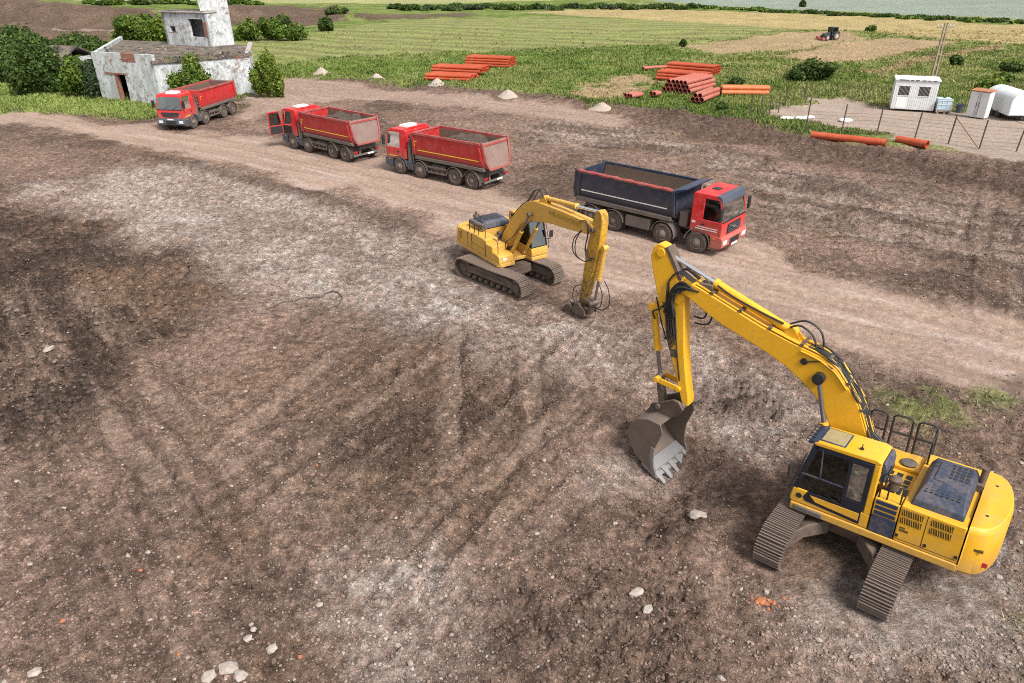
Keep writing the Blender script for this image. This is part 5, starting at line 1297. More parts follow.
    wall(p1, q1, H2 + .02, zt, .3, [], 'room_wall'); wall(q1, q0, H2 + .02, zt, .3, [], 'room_wall'); wall(q0, p0, H2 + .02, zt, .3, [], 'room_wall')
    b = MB(Mf); b.box(Lc * .925, Lc * 1.0, -.012, .2, H2 + .9, H2 + 2.5); b.build('brick_patch', M['brick'], wf)
    b = MB(Mf); b.box(Lc * .10, Lc * .27, -.010, .05, H2 + 1.28, H2 + 1.36); b.build('brick_patch', M['brick'], wf)
    b = MB(Mf); b.box(-.15, Lc + .1, -.22, 2.55, zt, zt + .16); sl = b.build('room_roof', M['concrete'], root, .03)
    b = MB(Mf); b.box(-.05, Lc + .02, -.1, 2.45, zt + .16, zt + .2); b.build('roof_felt', M['roof'], sl)
    # pale tower to the right of the room
    t0, t1 = L(at(210.8, 46, H2)[:2]), L(at(234.5, 45, H2)[:2]); dx, dy = t1[0] - t0[0], t1[1] - t0[1]; Lt = math.hypot(dx, dy); ux, uy = dx / Lt, dy / Lt
    Mt = Matrix(((ux, -uy, 0, t0[0]), (uy, ux, 0, t0[1]), (0, 0, 1, 0), (0, 0, 0, 1)))
    b = MB(Mt); w = Lt
    def sq(k, z): m_ = w * k; return [(m_, m_, z), (w - m_, m_, z), (w - m_, w - m_, z), (m_, w - m_, z)]
    b.loft([[(x_ * w - g_ * w, y_ * w, z_) for x_, y_ in ((g_ * 0, 0), (1 + g_, 0), (1 + g_, 1), (0, 1))] for z_, g_ in ((H2 - 4, 0), (H2, 0), (H2 + 5.6, .26), (H2 + 10, .26))])
    b.build('tower', M['plaster'], root, .04)
    return root, A0
# ---- leafy things
def leaf_cloud(n, lobes, size, cols, shell=.55, flat=.6):
    """n leaf faces spread through lobes [(cx,cy,cz,rx,ry,rz)], denser towards their outside"""
    vol = np.array([l[3] * l[4] * l[5] for l in lobes]) ** .75; pick = rng.choice(len(lobes), n, p=vol / vol.sum()); Lb = np.array(lobes)[pick]
    d = rng.normal(size=(n, 3)); d /= np.linalg.norm(d, axis=1)[:, None]
    r = (shell + (1 - shell) * rng.random(n)) * (1 + .18 * rng.normal(size=n) * .6)
    ph = fbm(d[:, 0] * 2 + Lb[:, 0] * 3, d[:, 2] * 2 + d[:, 1] * 2.3 + Lb[:, 1], 1.6, 3, .6, 30); r *= .55 + .9 * ph
    c = Lb[:, :3] + d * r[:, None] * Lb[:, 3:]
    c[:, 2] = np.maximum(c[:, 2], .05)
    nrm = d + rng.normal(size=(n, 3)) * flat; nrm /= np.linalg.norm(nrm, axis=1)[:, None]
    t = np.cross(nrm, rng.normal(size=(n, 3))); t /= np.linalg.norm(t, axis=1)[:, None] + 1e-9; s = np.cross(nrm, t)
    sz = size * (.6 + .8 * rng.random(n))[:, None]
    V = np.stack([c - t * sz, c + s * sz * .55 - t * sz * .1, c + t * sz, c - s * sz * .55 - t * sz * .1], 1).reshape(-1, 3)
    F = np.arange(n * 4).reshape(-1, 4)
    lt = rng.random(len(lobes))[pick]
    k = np.clip(rng.random(n) * .5 + .35 * fbm(c[:, 0], c[:, 1] + c[:, 2], 1.1, 2, .5, 31) + .45 * (lt - .4), 0, 1.25); cc = np.array(cols, np.float32)
    col = cc[0] * (1 - k[:, None]) + cc[1] * k[:, None]; yl = rng.random(n) < .08 + .14 * (lt > .7); col[yl] = cc[2]
    return V, F, np.repeat(col, 4, 0)
GREENS = dict(dark=[(.022, .048, .013), (.085, .135, .028), (.15, .20, .05)], mid=[(.045, .085, .012), (.11, .175, .025), (.18, .23, .045)], light=[(.075, .12, .015), (.16, .22, .03), (.24, .28, .06)], blue=[(.03, .055, .025), (.07, .10, .045), (.1, .13, .05)])
def bush(label, px, py, wpx, hpx, kind='mid', n=2600, cat='bush', name='bush', group=None, leaf=None, lobes=None, deep=.8):
    base = at(px, py, 0); g0 = gz(base[0], base[1]); base = at(px, py, g0); g0 = gz(base[0], base[1])
    sc = np.linalg.norm(base - np.array([0, 0, CH])) / CF
    w = wpx * sc / 2; h = hpx * sc * 1.04
    root = thing(name, label, cat, (base[0], base[1] + w * deep, g0), 0, group)
    if lobes is None:
        lobes = []; k = int(9 + min(12, w * 3))
        for i in range(k):
            u = random.uniform(-1, 1); hh = .95 * h * (.55 + .45 * math.sqrt(max(0, 1 - u * u))) * random.uniform(.75, 1.08); q = random.uniform(.16, .36)
            rz_ = h * random.uniform(.16, .30); zc = max(rz_ * .8, (hh - rz_) * random.uniform(.45, 1.0))
            lobes.append((u * w * .74, random.uniform(-.7, .7) * w * .6, zc, w * q + .04 * h, w * q + .04 * h, rz_))
        lobes.append((0, 0, h * .42, w * .62, w * .55, h * .42))
    V, F, c = leaf_cloud(int(n * 1.8), lobes, leaf or max(.11, sc * 1.35), GREENS[kind])
    link('foliage', np_mesh('foliage', V, F, c), root, [M['leaf']])
    b = MB()
    for i in range(5):
        a = random.random() * 6.28; q = w * .45 * random.random()
        b.tube([(0.1 * math.cos(a), .1 * math.sin(a), -.1), (q * .5 * math.cos(a), q * .5 * math.sin(a), h * .3), (q * math.cos(a), q * math.sin(a), h * .72)], [.05 + .01 * h, .035, .012], 6)
    b.build('stem', M['bark'], root)
    return root
def strip(label_list, pts, h0, kind, n, group, wm=3., jitter=1.0):
    """a row of separate far bushes along ground points"""
    for i, (px, py) in enumerate(pts):
        bush(label_list[i % len(label_list)], px, py, wm * random.uniform(.8, 1.25), h0 * random.uniform(.75, 1.2), kind if isinstance(kind, str) else random.choice(kind), n, 'bush', 'bush', group)

# ---- pipes
def pipe_mesh(L, r, mat):
    me = bpy.data.meshes.get('pipe_%s_%.2f_%.2f' % (mat, L, r))
    if me: return me
    b = MB(); t = r * .12; n = 16; rings = []
    prof = [(r, 0), (r, L * .93), (r * 1.07, L * .935), (r * 1.07, L), (r - t * .5, L), (r - t, L * .93), (r - t, 0), (r, 0)]
    for rr, x in prof: rings.append([(x, rr * math.cos(2 * math.pi * j / n), rr * math.sin(2 * math.pi * j / n)) for j in range(n)])
    b.loft(rings, False); o = b.build('pipe', M[mat]); me = o.data; me.name = 'pipe_%s_%.2f_%.2f' % (mat, L, r)
    bpy.data.objects.remove(o); return me
def pipe(label, p, ang, L, r, mat, group, dz=0., name='plastic_pipe', tilt=0.):
    o = bpy.data.objects.new(name, pipe_mesh(L, r, mat)); C.objects.link(o)
    o.location = (p[0], p[1], p[2] + r + dz); o.rotation_euler = (random.uniform(0, 6.28), 0, 0)
    o.rotation_euler = (0, tilt, ang + random.uniform(-.02, .02) * (2 if r > .2 else 1)); tag(o, label, 'pipe', group); return o
def pipe_stack(label, group, pa, pb, rows, r, mat, depth_dir, L=None, z0=.12):
    """rows of pipes from ground point pa to pb (one pipe's length), further pipes behind; rows = pipes per layer"""
    A_ = at(*pa); B_ = at(*pb); d = B_[:2] - A_[:2]; L = L or float(np.hypot(*d)); ang = math.atan2(d[1], d[0]); n_ = np.array([-math.sin(ang), math.cos(ang)]) * depth_dir
    z = z0
    for k, (cnt, off) in enumerate(rows):
        for i in range(cnt):
            q = A_[:2] + n_ * ((i + .5 * k + off) * 2.08 * r) + np.array([math.cos(ang), math.sin(ang)]) * random.uniform(-.08, .08)
            pipe(label, (q[0], q[1], gz(A_[0], A_[1]) * .5 + z), ang, L, r, mat, group)
        z += r * 1.78
def battens(label, pa, pb, r, cnt):
    pass

# ---- small site things
def container_cabin():
    p0, p1 = at(889.5, 110.5)[:2], at(932.5, 113)[:2]; d = p1 - p0; L = float(np.hypot(*d)); ang = math.atan2(d[1], d[0])
    root = thing('site_cabin', 'white metal site cabin with two barred windows in the fenced yard', 'site cabin', (p0[0], p0[1], gz(*p0)), ang)
    D, H = 2.4, 2.55
    b = MB(); b.box(0, L, 0, D, .18, H); n = int(L / .16)
    for k in range(n): b.box(k * L / n + .02, k * L / n + .06, -.012, 0.001, .22, H - .25)
    wl = b.build('wall', M['cabin_white'], root, .015)
    b = MB(); b.box(-.08, L + .08, -.08, D + .08, H + .002, H + .14); rf = b.build('roof', M['cabin_white'], root, .02)
    b = MB()
    for x0, x1 in ((.08, .30), (.33, .41), (.45, .53), (.60, .70), (.72, .80), (.84, .93)): b.box(L * x0, L * x1, -.085, -.079, H + .03, H + .11)
    b.build('blue_lettering_band', M['bluegrey'], rf)
    b = MB()
    for x in (.02, L - .3): b.box(x, x + .28, .1, D - .1, -.05, .18)
    b.build('skid', M['dark_in'], root)
    for xc in (.235, .70):
        x0 = L * xc - .42; b = MB(); b.box(x0, x0 + .84, -.022, -.002, 1.35, 2.12); w = b.build('window', M['black'], root)
        b = MB()
        for k in range(8): b.obox((x0 + .08 + k * .1, -.035, 1.38), (x0 + .12 + k * .1 - .05, -.035, 2.1), .02, .02)
        b.build('window_bars', M['concrete'], w)
        b = MB(); b.box(x0 - .05, x0 + .89, -.03, -.003, 1.28, 1.35); b.box(x0 - .05, x0 + .89, -.03, -.003, 2.12, 2.18); b.build('window_frame', M['cabin_white'], w)
    b = MB(); b.box(L * .11, L * .34, -.016, -.004, .3, 1.2); b.build('wall_panel', M['paper'], wl)
    return root
def water_tank():
    p = at(942.5, 114)[:2]; root = thing('water_tank', 'pale blue caged water tank on a pallet beside the white cabin', 'water tank', (p[0], p[1], gz(*p)), -.25)
    b = MB(); b.box(-.55, .55, 0, 1.1, .25, 1.25); b.build('tank', M['ibc'], root, .06, 3)
    b = MB()
    for x in (-.57, -.19, .19, .57): b.box(x - .015, x + .015, -.03, -.005, .2, 1.28)
    for z in (.4, .75, 1.1, 1.26): b.box(-.58, .58, -.035, -.01, z - .015, z + .015)
    b.build('cage', M['cabin_white'], root)
    b = MB()
    for x in (-.5, .05, .4): b.box(x, x + .16, 0, 1.1, 0, .16)
    b.box(-.58, .58, -.02, 1.12, .16, .22); b.build('pallet', M['wood'], root)
    b = MB(); b.cyl((0, .55, 1.25), (0, .55, 1.31), .12, 14); b.build('lid', M['bluegrey'], root)
def bin_():
    p = at(958.5, 112.5)[:2]; root = thing('dustbin', 'small grey bin between the blue tank and the rusty roofed shed', 'bin', (p[0], p[1], gz(*p)))
    b = MB(); b.lathe([(.0, 0), (.24, 0), (.32, .65), (.34, .66), (.34, .70), (.29, .70), (.22, .05), (0, .05)], (0, 0, 0), 'z', 18); b.build('bucket_shell', M['bluegrey'], root)
    b = MB(); b.tube([(-.33, 0, .62), (-.25, -.1, .85), (.25, -.1, .85), (.33, 0, .62)], .012, 6); b.build('handle', M['black'], root)
def shed():
    p0, p1 = at(964.5, 117)[:2], at(983.5, 119.8)[:2]; d = p1 - p0; L = float(np.hypot(*d)); ang = math.atan2(d[1], d[0])
    root = thing('tool_shed', 'white double door metal shed with a rusty orange roof', 'shed', (p0[0], p0[1], gz(*p0)), ang)
    b = MB(); b.box(0, L, .03, .8, .08, 2.15); b.build('wall', M['cabin_white'], root, .02)
    for k in range(2):
        b = MB(); b.box(L * .5 * k + .02, L * .5 * (k + 1) - .02, -.01, .028, .12, 2.12); dr = b.build('door', M['cabin_white'], root, .01)
        b = MB(); xh = L * .5 + (-.1 if k == 0 else .1); b.box(xh - .02, xh + .02, -.04, -.01, .9, 1.3); b.tube([(xh, -.02, .2), (xh, -.02, 2.05)], .012, 6); b.build('door_latch', M['post'], dr)
    b = MB(); b.prism([(-.08, 2.15), (.9, 2.25), (.9, 2.31), (-.08, 2.22)], -.06, L + .06, 'yz'); b.build('roof', M['rusty'], root, .01)
def trailer():
    p0 = at(1006, 121.5)[:2]; root = thing('caravan', 'white round topped caravan trailer at the right edge of the yard', 'caravan', (p0[0], p0[1], gz(*p0)), -.12)
    P = [(0, .45), (0, 1.5)] + [(1.1 - 1.1 * math.cos(a), 1.5 + .75 * math.sin(a)) for a in [math.pi * k / 14 for k in range(1, 14)]] + [(2.2, 1.5), (2.2, .45)]
    b = MB(); b.prism(P, 0, 4.6); b.build('body', M['cabin_white'], root, .04, 3)
    b = MB(); b.prism([(p[0] * .9 + .11, .52 + (p[1] - .45) * .93) for p in P], -.012, -.002); b.build('end_panel', M['paper'], root)
    for xx in (.1, 2.1):
        for yy in (1.9, 2.8):
            b = MB(); b.lathe([(.02, -.1), (.28, -.1), (.3, -.06), (.3, .06), (.28, .1), (.02, .1)], (xx, yy, .3), 'x', 16); b.build('wheel', M['tyre'], root)
    b = MB(); b.box(.2, 2.0, .1, 4.5, .32, .45); b.obox((1.1, 0, .4), (1.1, -1.1, .35), .1, .1); b.build('chassis', M['black'], root)
def fence_post(label, px, py, top, lean=0., brace=None):
    p = at(px, py); g = gz(p[0], p[1]); h = max(.8, height_to(px, top, (p[0], p[1])) - g * .5)
    o = MB(); w = .035
    o.obox((0, 0, -.2), (lean, 0, h), w * 2, w * 2, (0, 1, 0))
    o.obox((0, .045, -.2), (lean, .045, h - .05), .02, .05, (0, 1, 0))
    ob = o.build('fence_post', M['post']); ob.location = (p[0], p[1], g); tag(ob, label, 'fence post', 'fence posts round the yard'); return p
def utility_pole():
    p = at(932, 82); h = height_to(943, 22, p); root = thing('utility_pole', 'tall weathered utility pole standing behind the white cabin', 'utility pole', (p[0], p[1], gz(p[0], p[1])))
    b = MB()
    for sx in (-.13, .13):
        b.loft([[(sx * 1.6 - .09, -.12, -.3), (sx * 1.6 + .09, -.12, -.3), (sx * 1.6 + .09, .12, -.3), (sx * 1.6 - .09, .12, -.3)], [(sx - .06, -.08, h), (sx + .06, -.08, h), (sx + .06, .08, h), (sx - .06, .08, h)]])
    for k in range(int(h / 1.1)): b.box(-.16, .16, -.07, .07, .6 + k * 1.1, .78 + k * 1.1)
    b.build('pole', M['pole'], root, .01)
    b = MB(); b.box(-.9, .9, -.06, .06, h - .5, h - .36)
    b.build('crossarm', M['pole'], root)
    b = MB()
    for x in (-.8, -.4, .4, .8): b.lathe([(.03, 0), (.06, .05), (.03, .1), (.06, .15), (.02, .2)], (x, 0, h - .36), 'z', 10)
    b.build('insulators', M['cabin_white'], root)
def tractor():
    p = at(829, 40)[:2]; root = thing('tractor', 'dark tractor with red front implement far out on the field', 'tractor', (p[0], p[1], gz(*p)), rad(200)); root.scale = (.7, .7, .7)
    tb = M['tractor_blue']
    for sx, r, w in ((-1.1, .85, .5), (1.35, .6, .4)):
        for sd in (-1, 1):
            b = MB(); b.lathe([(.1, -w / 2), (r * .9, -w / 2), (r, -w / 2 + .06), (r, w / 2 - .06), (r * .9, w / 2), (.1, w / 2)], (sx, sd * .85, r), 'y', 22); t = b.build('wheel', M['tyre'], root)
            b = MB(); b.lathe([(.05, -w / 2 - .02), (r * .55, -w / 2 - .02), (r * .55, w / 2 + .02), (.05, w / 2 + .02)], (sx, sd * .85, r), 'y', 16); b.build('rim', M['concrete'], t)
    b = MB(); b.loft([[(.1, -.42, .9), (.1, .42, .9), (.1, .42, 1.75), (.1, -.42, 1.75)], [(1.9, -.36, .85), (1.9, .36, .85), (1.9, .36, 1.5), (1.9, -.36, 1.5)]]); b.box(-1.6, 1.9, -.25, .25, .6, .95); b.build('bonnet', tb, root, .05)
    b = MB(); b.box(-1.5, .15, -.75, .75, .95, 1.35); b.box(-1.55, .2, -.8, .8, 2.65, 2.78)
    for x in (-1.45, .1):
        for y in (-.72, .72): b.box(x - .05, x + .05, y - .05, y + .05, 1.35, 2.65)
    c = b.build('cab', tb, root, .02)
    b = MB(); b.box(-1.42, .08, -.70, .70, 1.36, 2.64); b.build('cab_windows', M['glass'], c)
    b = MB()
    for sd in (-1, 1): b.prism([(-1.95 + 0, 1.5), (-1.7, 1.8), (-.7, 1.8), (-.3, 1.4), (-.5, 1.4), (-.8, 1.7), (-1.6, 1.7), (-1.85, 1.45)], sd * .85 - .25, sd * .85 + .25)
    b.build('fender', tb, root)
    b = MB(); b.box(2.3, 2.9, -1.3, 1.3, .25, .55); b.obox((1.8, -.3, .8), (2.4, -.6, .5), .1, .1); b.obox((1.8, .3, .8), (2.4, .6, .5), .1, .1); b.box(2.5, 2.8, -1.2, -.4, .5, .9); b.build('front_implement', M['red'], root, .02)
    b = MB(); b.tube([(.8, .3, 1.6), (.8, .3, 2.5)], .05, 8); b.build('exhaust_pipe', M['black'], root)
def rock_mesh(r, seed, squash=.7):
    """angular lump: a jittered icosahedron split once"""
    t = (1 + 5 ** .5) / 2; v = np.array([(-1, t, 0), (1, t, 0), (-1, -t, 0), (1, -t, 0), (0, -1, t), (0, 1, t), (0, -1, -t), (0, 1, -t), (t, 0, -1), (t, 0, 1), (-t, 0, -1), (-t, 0, 1)], float)
    f = [(0, 11, 5), (0, 5, 1), (0, 1, 7), (0, 7, 10), (0, 10, 11), (1, 5, 9), (5, 11, 4), (11, 10, 2), (10, 7, 6), (7, 1, 8), (3, 9, 4), (3, 4, 2), (3, 2, 6), (3, 6, 8), (3, 8, 9), (4, 9, 5), (2, 4, 11), (6, 2, 10), (8, 6, 7), (9, 8, 1)]
    v /= np.linalg.norm(v[0]); g = np.random.default_rng(seed); v = v * (.75 + .5 * g.random((12, 1))) * np.array([1 + .4 * g.random(), .8 + .3 * g.random(), squash])
    return v * r, np.array(f)
def many_rocks(name, P, R, mats_cols, mat, squash=.75, own=False):
    """P (n,3), R (n,) -> one mesh of many small stones with their own colours"""
    base = [rock_mesh(1, s, squash) for s in range(14)]; V = []; F = []; Cc = []; off = 0
    for i in range(len(P)):
        v, f = base[i % 14]; a = random.random() * 6.28; c, s = math.cos(a), math.sin(a)
        w = v * R[i]; w = np.stack([c * w[:, 0] - s * w[:, 1], s * w[:, 0] + c * w[:, 1], w[:, 2]], 1) + P[i]
        V.append(w); F.append(f + off); off += 12
        Cc.append(np.tile(mats_cols[i if own else random.randrange(len(mats_cols))] * (random.uniform(.42, 1.3) if own else random.uniform(.75, 1.15)), (12, 1)))
    return link(name, np_mesh(name, np.concatenate(V), np.concatenate(F), np.concatenate(Cc)), None, [mat])
# ------------------------------------------------------------------ world, sun, camera
scene = bpy.context.scene
SUN_EL, SUN_AZ = rad(50), rad(140)          # azimuth clockwise from +Y
wd = bpy.data.worlds.new('World'); scene.world = wd; wd.use_nodes = True
nd, ln = wd.node_tree.nodes, wd.node_tree.links
sky = nd.new('ShaderNodeTexSky'); sky.sky_type = 'NISHITA'; sky.sun_disc = False
sky.sun_elevation = SUN_EL; sky.sun_rotation = SUN_AZ; sky.air_density = 1.0; sky.dust_density = 3.0; sky.ozone_density = 1.0
hs = nd.new('ShaderNodeHueSaturation'); hs.inputs['Saturation'].default_value = .08      # overcast: cloud greys the sky
ln.new(sky.outputs[0], hs.inputs['Color']); ln.new(hs.outputs[0], nd['Background'].inputs[0]); nd['Background'].inputs[1].default_value = .10
sl = bpy.data.lights.new('sun', 'SUN'); sl.energy = 2.3; sl.angle = rad(16); sl.color = (1, .95, .87)
so = bpy.data.objects.new('sun', sl); C.objects.link(so)
sd = Vector((math.sin(SUN_AZ) * math.cos(SUN_EL), math.cos(SUN_AZ) * math.cos(SUN_EL), math.sin(SUN_EL)))
so.rotation_euler = sd.to_track_quat('Z', 'Y').to_euler()
cam = bpy.data.cameras.new('camera'); co = bpy.data.objects.new('camera', cam); C.objects.link(co)
cam.sensor_width = 36; cam.sensor_fit = 'HORIZONTAL'; cam.lens = CF / 1024 * 36; cam.clip_end = 20000; cam.clip_start = .1
fw = Vector((0, math.cos(CP), -math.sin(CP))); rt = Vector((1, 0, 0)); up = Vector((0, math.sin(CP), math.cos(CP)))
# image x axis and y axis, turned by the roll about the view direction
rr = rt * math.cos(CR) + up * math.sin(CR); uu = up * math.cos(CR) - rt * math.sin(CR)
co.matrix_world = Matrix(((rr.x, uu.x, -fw.x, 0), (rr.y, uu.y, -fw.y, 0), (rr.z, uu.z, -fw.z, CH), (0, 0, 0, 1)))
scene.camera = co
scene.view_settings.view_transform = 'Standard'; scene.view_settings.look = 'None'; scene.view_settings.gamma = 1; scene.view_settings.exposure = 1.0
scene.cycles.max_bounces = 5; scene.cycles.diffuse_bounces = 3; scene.cycles.sample_clamp_indirect = 3.0; scene.cycles.transparent_max_bounces = 10; scene.cycles.use_denoising = False; scene.cycles.filter_width = 1.0; scene.cycles.use_adaptive_sampling = False

# ------------------------------------------------------------------ places pressed flat
MACHINES += [(8.2, 13.0, 3.2), (-.2, 29.7, 3.0)]
for t in TRUCKS:
    c_, s_ = math.cos(rad(t[4])), math.sin(rad(t[4]))
    for q in (.3, -2.0, -4.4, -6.4): MACHINES.append((t[2] + c_ * q, t[3] + s_ * q, 1.9))
for q in ((890, 110), (910, 108), (933, 112), (942, 113), (975, 117), (1010, 118), (1040, 118)):
    p = at(*q); MACHINES.append((p[0], p[1] + 1, 2.6))

# ------------------------------------------------------------------ the ground sheet
def build_ground():
    Yr = [1.0]
    while Yr[-1] < 400: Yr.append(Yr[-1] + max(.062, .062 * (Yr[-1] / 15) ** 1.25))
    while Yr[-1] < 6000: Yr.append(Yr[-1] * 1.12)
    Yr = np.array(Yr); t = np.linspace(-1, 1, 1100)
    Yg = np.repeat(Yr[:, None], len(t), 1); Xg = t[None, :] * (Yg + 8) * 1.12
    h, col, stony, green, site, a = ground(Xg, Yg)
    fade = sstep(500, 250, Yg); h = h * fade
    V = np.stack([Xg, Yg, h], -1).reshape(-1, 3); R_, K = Yg.shape
    i = np.arange(R_ * K).reshape(R_, K)
    F = np.stack([i[:-1, :-1], i[:-1, 1:], i[1:, 1:], i[1:, :-1]], -1).reshape(-1, 4)
    me = np_mesh('ground', V, F, col.reshape(-1, 3), True)
    for nm, arr in (('stony', stony), ('site', site), ('smooth', a['smooth'])):
        at_ = me.attributes.new(nm, 'FLOAT', 'POINT'); at_.data.foreach_set('value', np.ascontiguousarray(arr.ravel(), np.float32))
    m, nt, nd, ln, b = new_mat('site_soil')
    vc = N(nd, 'ShaderNodeVertexColor', layer_name='Col').outputs['Color']
    st = N(nd, 'ShaderNodeAttribute', attribute_name='stony').outputs['Fac']; si = N(nd, 'ShaderNodeAttribute', attribute_name='site').outputs['Fac']
    tc = N(nd, 'ShaderNodeTexCoord').outputs['Object']
    n1 = noise(nd, ln, tc, 3.4, 9, .74); n2 = noise(nd, ln, tc, 16, 5, .72); n3 = noise(nd, ln, tc, .9, 5, .65)
    f = math_(nd, ln, 'ADD', math_(nd, ln, 'MULTIPLY', n1, .8), math_(nd, ln, 'MULTIPLY', n2, .2))
    sm = N(nd, 'ShaderNodeAttribute', attribute_name='smooth').outputs['Fac']
    c = mix(nd, ln, math_(nd, ln, 'SUBTRACT', 1.0, math_(nd, ln, 'MULTIPLY', sm, .62)), vc, ramp(nd, ln, f, [(.33, (.25, .24, .235)), (.44, (.66, .65, .64)), (.52, (1.02, 1.02, 1.02)), (.63, (1.8, 1.77, 1.74))]), 'MULTIPLY')
    n4 = noise(nd, ln, tc, 34, 4, .75)
    gr = math_(nd, ln, 'ADD', math_(nd, ln, 'MULTIPLY', n2, .5), math_(nd, ln, 'MULTIPLY', n4, .5))
    c = mix(nd, ln, math_(nd, ln, 'SUBTRACT', 1.0, math_(nd, ln, 'MULTIPLY', sm, .5)), c, ramp(nd, ln, gr, [(.36, (.52, .51, .50)), (.47, (.90, .90, .90)), (.55, (1.10, 1.10, 1.10)), (.66, (1.5, 1.48, 1.46))]), 'MULTIPLY')
    # stones of three sizes set in the soil
    hst = None
    for sc_, th, rr_, colr in ((4.2, .955, .22, (.42, .37, .33)), (11.0, .88, .28, (.40, .345, .305)), (28.0, .76, .36, (.36, .30, .26))):
        v = N(nd, 'ShaderNodeTexVoronoi'); v.inputs['Scale'].default_value = sc_; ln.new(tc, v.inputs['Vector'])
        sp = N(nd, 'ShaderNodeSeparateColor'); ln.new(v.outputs['Color'], sp.inputs[0])
        thr = math_(nd, ln, 'SUBTRACT', 1.0, math_(nd, ln, 'MULTIPLY', st, (1 - th) * 1.5))
        on = math_(nd, ln, 'GREATER_THAN', sp.outputs[0], thr)
        rad_ = rng_map(nd, ln, sp.outputs[1], 0, 1, rr_ * .45, rr_)
        inn = math_(nd, ln, 'LESS_THAN', math_(nd, ln, 'ADD', v.outputs['Distance'], math_(nd, ln, 'MULTIPLY', math_(nd, ln, 'SUBTRACT', n2, .5), .35)), rad_)
        mk = math_(nd, ln, 'MULTIPLY', on, inn)
        tone = mix(nd, ln, sp.outputs[2], [q * .55 for q in colr], [q * 1.2 for q in colr])
        c = mix(nd, ln, math_(nd, ln, 'MULTIPLY', mk, .85), c, tone)
        hh = math_(nd, ln, 'MULTIPLY', mk, .6 / sc_ * 3)
        hst = hh if hst is None else math_(nd, ln, 'ADD', hst, hh)
    ln.new(c, b.inputs['Base Color']); b.inputs['Roughness'].default_value = .95; b.inputs['Specular IOR Level'].default_value = .15
    hgt = math_(nd, ln, 'ADD', math_(nd, ln, 'ADD', math_(nd, ln, 'MULTIPLY', n1, .9), math_(nd, ln, 'MULTIPLY', n2, .45)), hst)
    hgt = math_(nd, ln, 'MULTIPLY', hgt, math_(nd, ln, 'SUBTRACT', 1.0, math_(nd, ln, 'MULTIPLY', sm, .6)))
    bump(nd, ln, hgt, 1.0, .16, b)
    o = link('ground', me, None, [m]); tag(o, 'brown churned construction soil with pale rubble, dirt road and green fields behind', 'ground', None, 'structure')
build_ground()

# ------------------------------------------------------------------ machines
excavator_big(); excavator_old()
SOILS = [None, ('dark soil heaped in the body of the red truck nearest the smaller excavator', 2.42, -6.6, -3.0), ('brown soil lying in the body of the red truck with the open door', 2.40, -6.6, -3.0), ('brown soil in the body of the red truck by the ruin', 1.95, -6.4, -1.6)]
for t, sl_ in zip(TRUCKS, SOILS):
    body = M['truck_blue'] if t[6] == 'blue' else (M['red'] if t[2] < -20 else M['red_dusty'])
    tipper(t[0], t[1], t[2], t[3], rad(t[4]), t[5], t[6], M['red'], body, sl_, t[2] == -15.2)
mr, nt_, nd_, ln_, b_ = new_mat('rubble'); vc_ = N(nd_, 'ShaderNodeVertexColor', layer_name='Col'); ln_.new(vc_.outputs[0], b_.inputs['Base Color']); b_.inputs['Roughness'].default_value = .95
M['rubble'] = mr
# ------------------------------------------------------------------ ruin, bushes, yard
root_ruin, _ = ruin()
def roof_debris():
    pts = [at(px, py, 4.05) for px, py in zip(rng.uniform(118, 248, 420), rng.uniform(45.5, 60, 420))]
    Pd = np.array(pts) - np.array(root_ruin.location); Pd[:, 2] = 4.08
    o = many_rocks('roof_debris', Pd, .03 + .16 * rng.random(len(Pd)) ** 3, [A(.16, .12, .10), A(.07, .06, .055), A(.28, .24, .21), A(.24, .09, .05), A(.07, .10, .02)], M['rubble'], .5); o.parent = root_ruin; o['kind'] = 'stuff'
p = at(60, 71)[:2]; hu = thing('lean_to', 'low outbuilding with dark roof and crumbled gable left of the ruin', 'outbuilding', (p[0] + 3.5, p[1] - 9.5, 0), rad(-14))
b = MB(); b.box(-3.2, 3.4, 0, 5, -.1, 2.5); b.prism([(0, 2.5), (5, 2.5), (2.5, 3.6)], -3.2, -2.9, 'yz'); b.build('wall', M['plaster'], hu)
b = MB(); b.prism([(-.3, 2.5), (2.5, 3.75), (5.3, 2.5), (5.3, 2.38), (2.5, 3.6), (-.3, 2.38)], -2.85, 3.4, 'yz'); b.build('roof', M['roof'], hu)

bush('big round dark green bush left of the ruin, in front of the others', 30, 97, 56, 46, 'dark', 7000)
bush('dark leafy bush cut by the left edge of the photo beside the big round bush', 0, 84, 34, 36, 'dark', 4500)
bush('dark tree clump at the left edge, behind the big round bush', 6, 60, 50, 25, 'dark', 4500)
bush('low dark bush behind the low outbuilding', 62, 58, 52, 20, 'dark', 2600)
bush('bright green bush in front of the ruin, right beside the big round bush', 72, 99, 28, 34, 'mid', 3200)
bush('grey green bush climbing the left corner of the ruin', 97, 100, 34, 40, 'blue', 3600)
bush('rounded bush against the right wall of the ruin above the red cab', 195, 106, 34, 45, 'mid', 4200, deep=.25)
bush('tall light green bush at the right end of the ruin', 267, 99, 28, 46, 'light', 4200)
bush('bright bush behind the ruin, left of the rooftop room', 131, 46, 40, 26, 'mid', 3400)
bush('bright bush behind the ruin, touching the rooftop room', 154, 46, 36, 24, 'light', 3000)
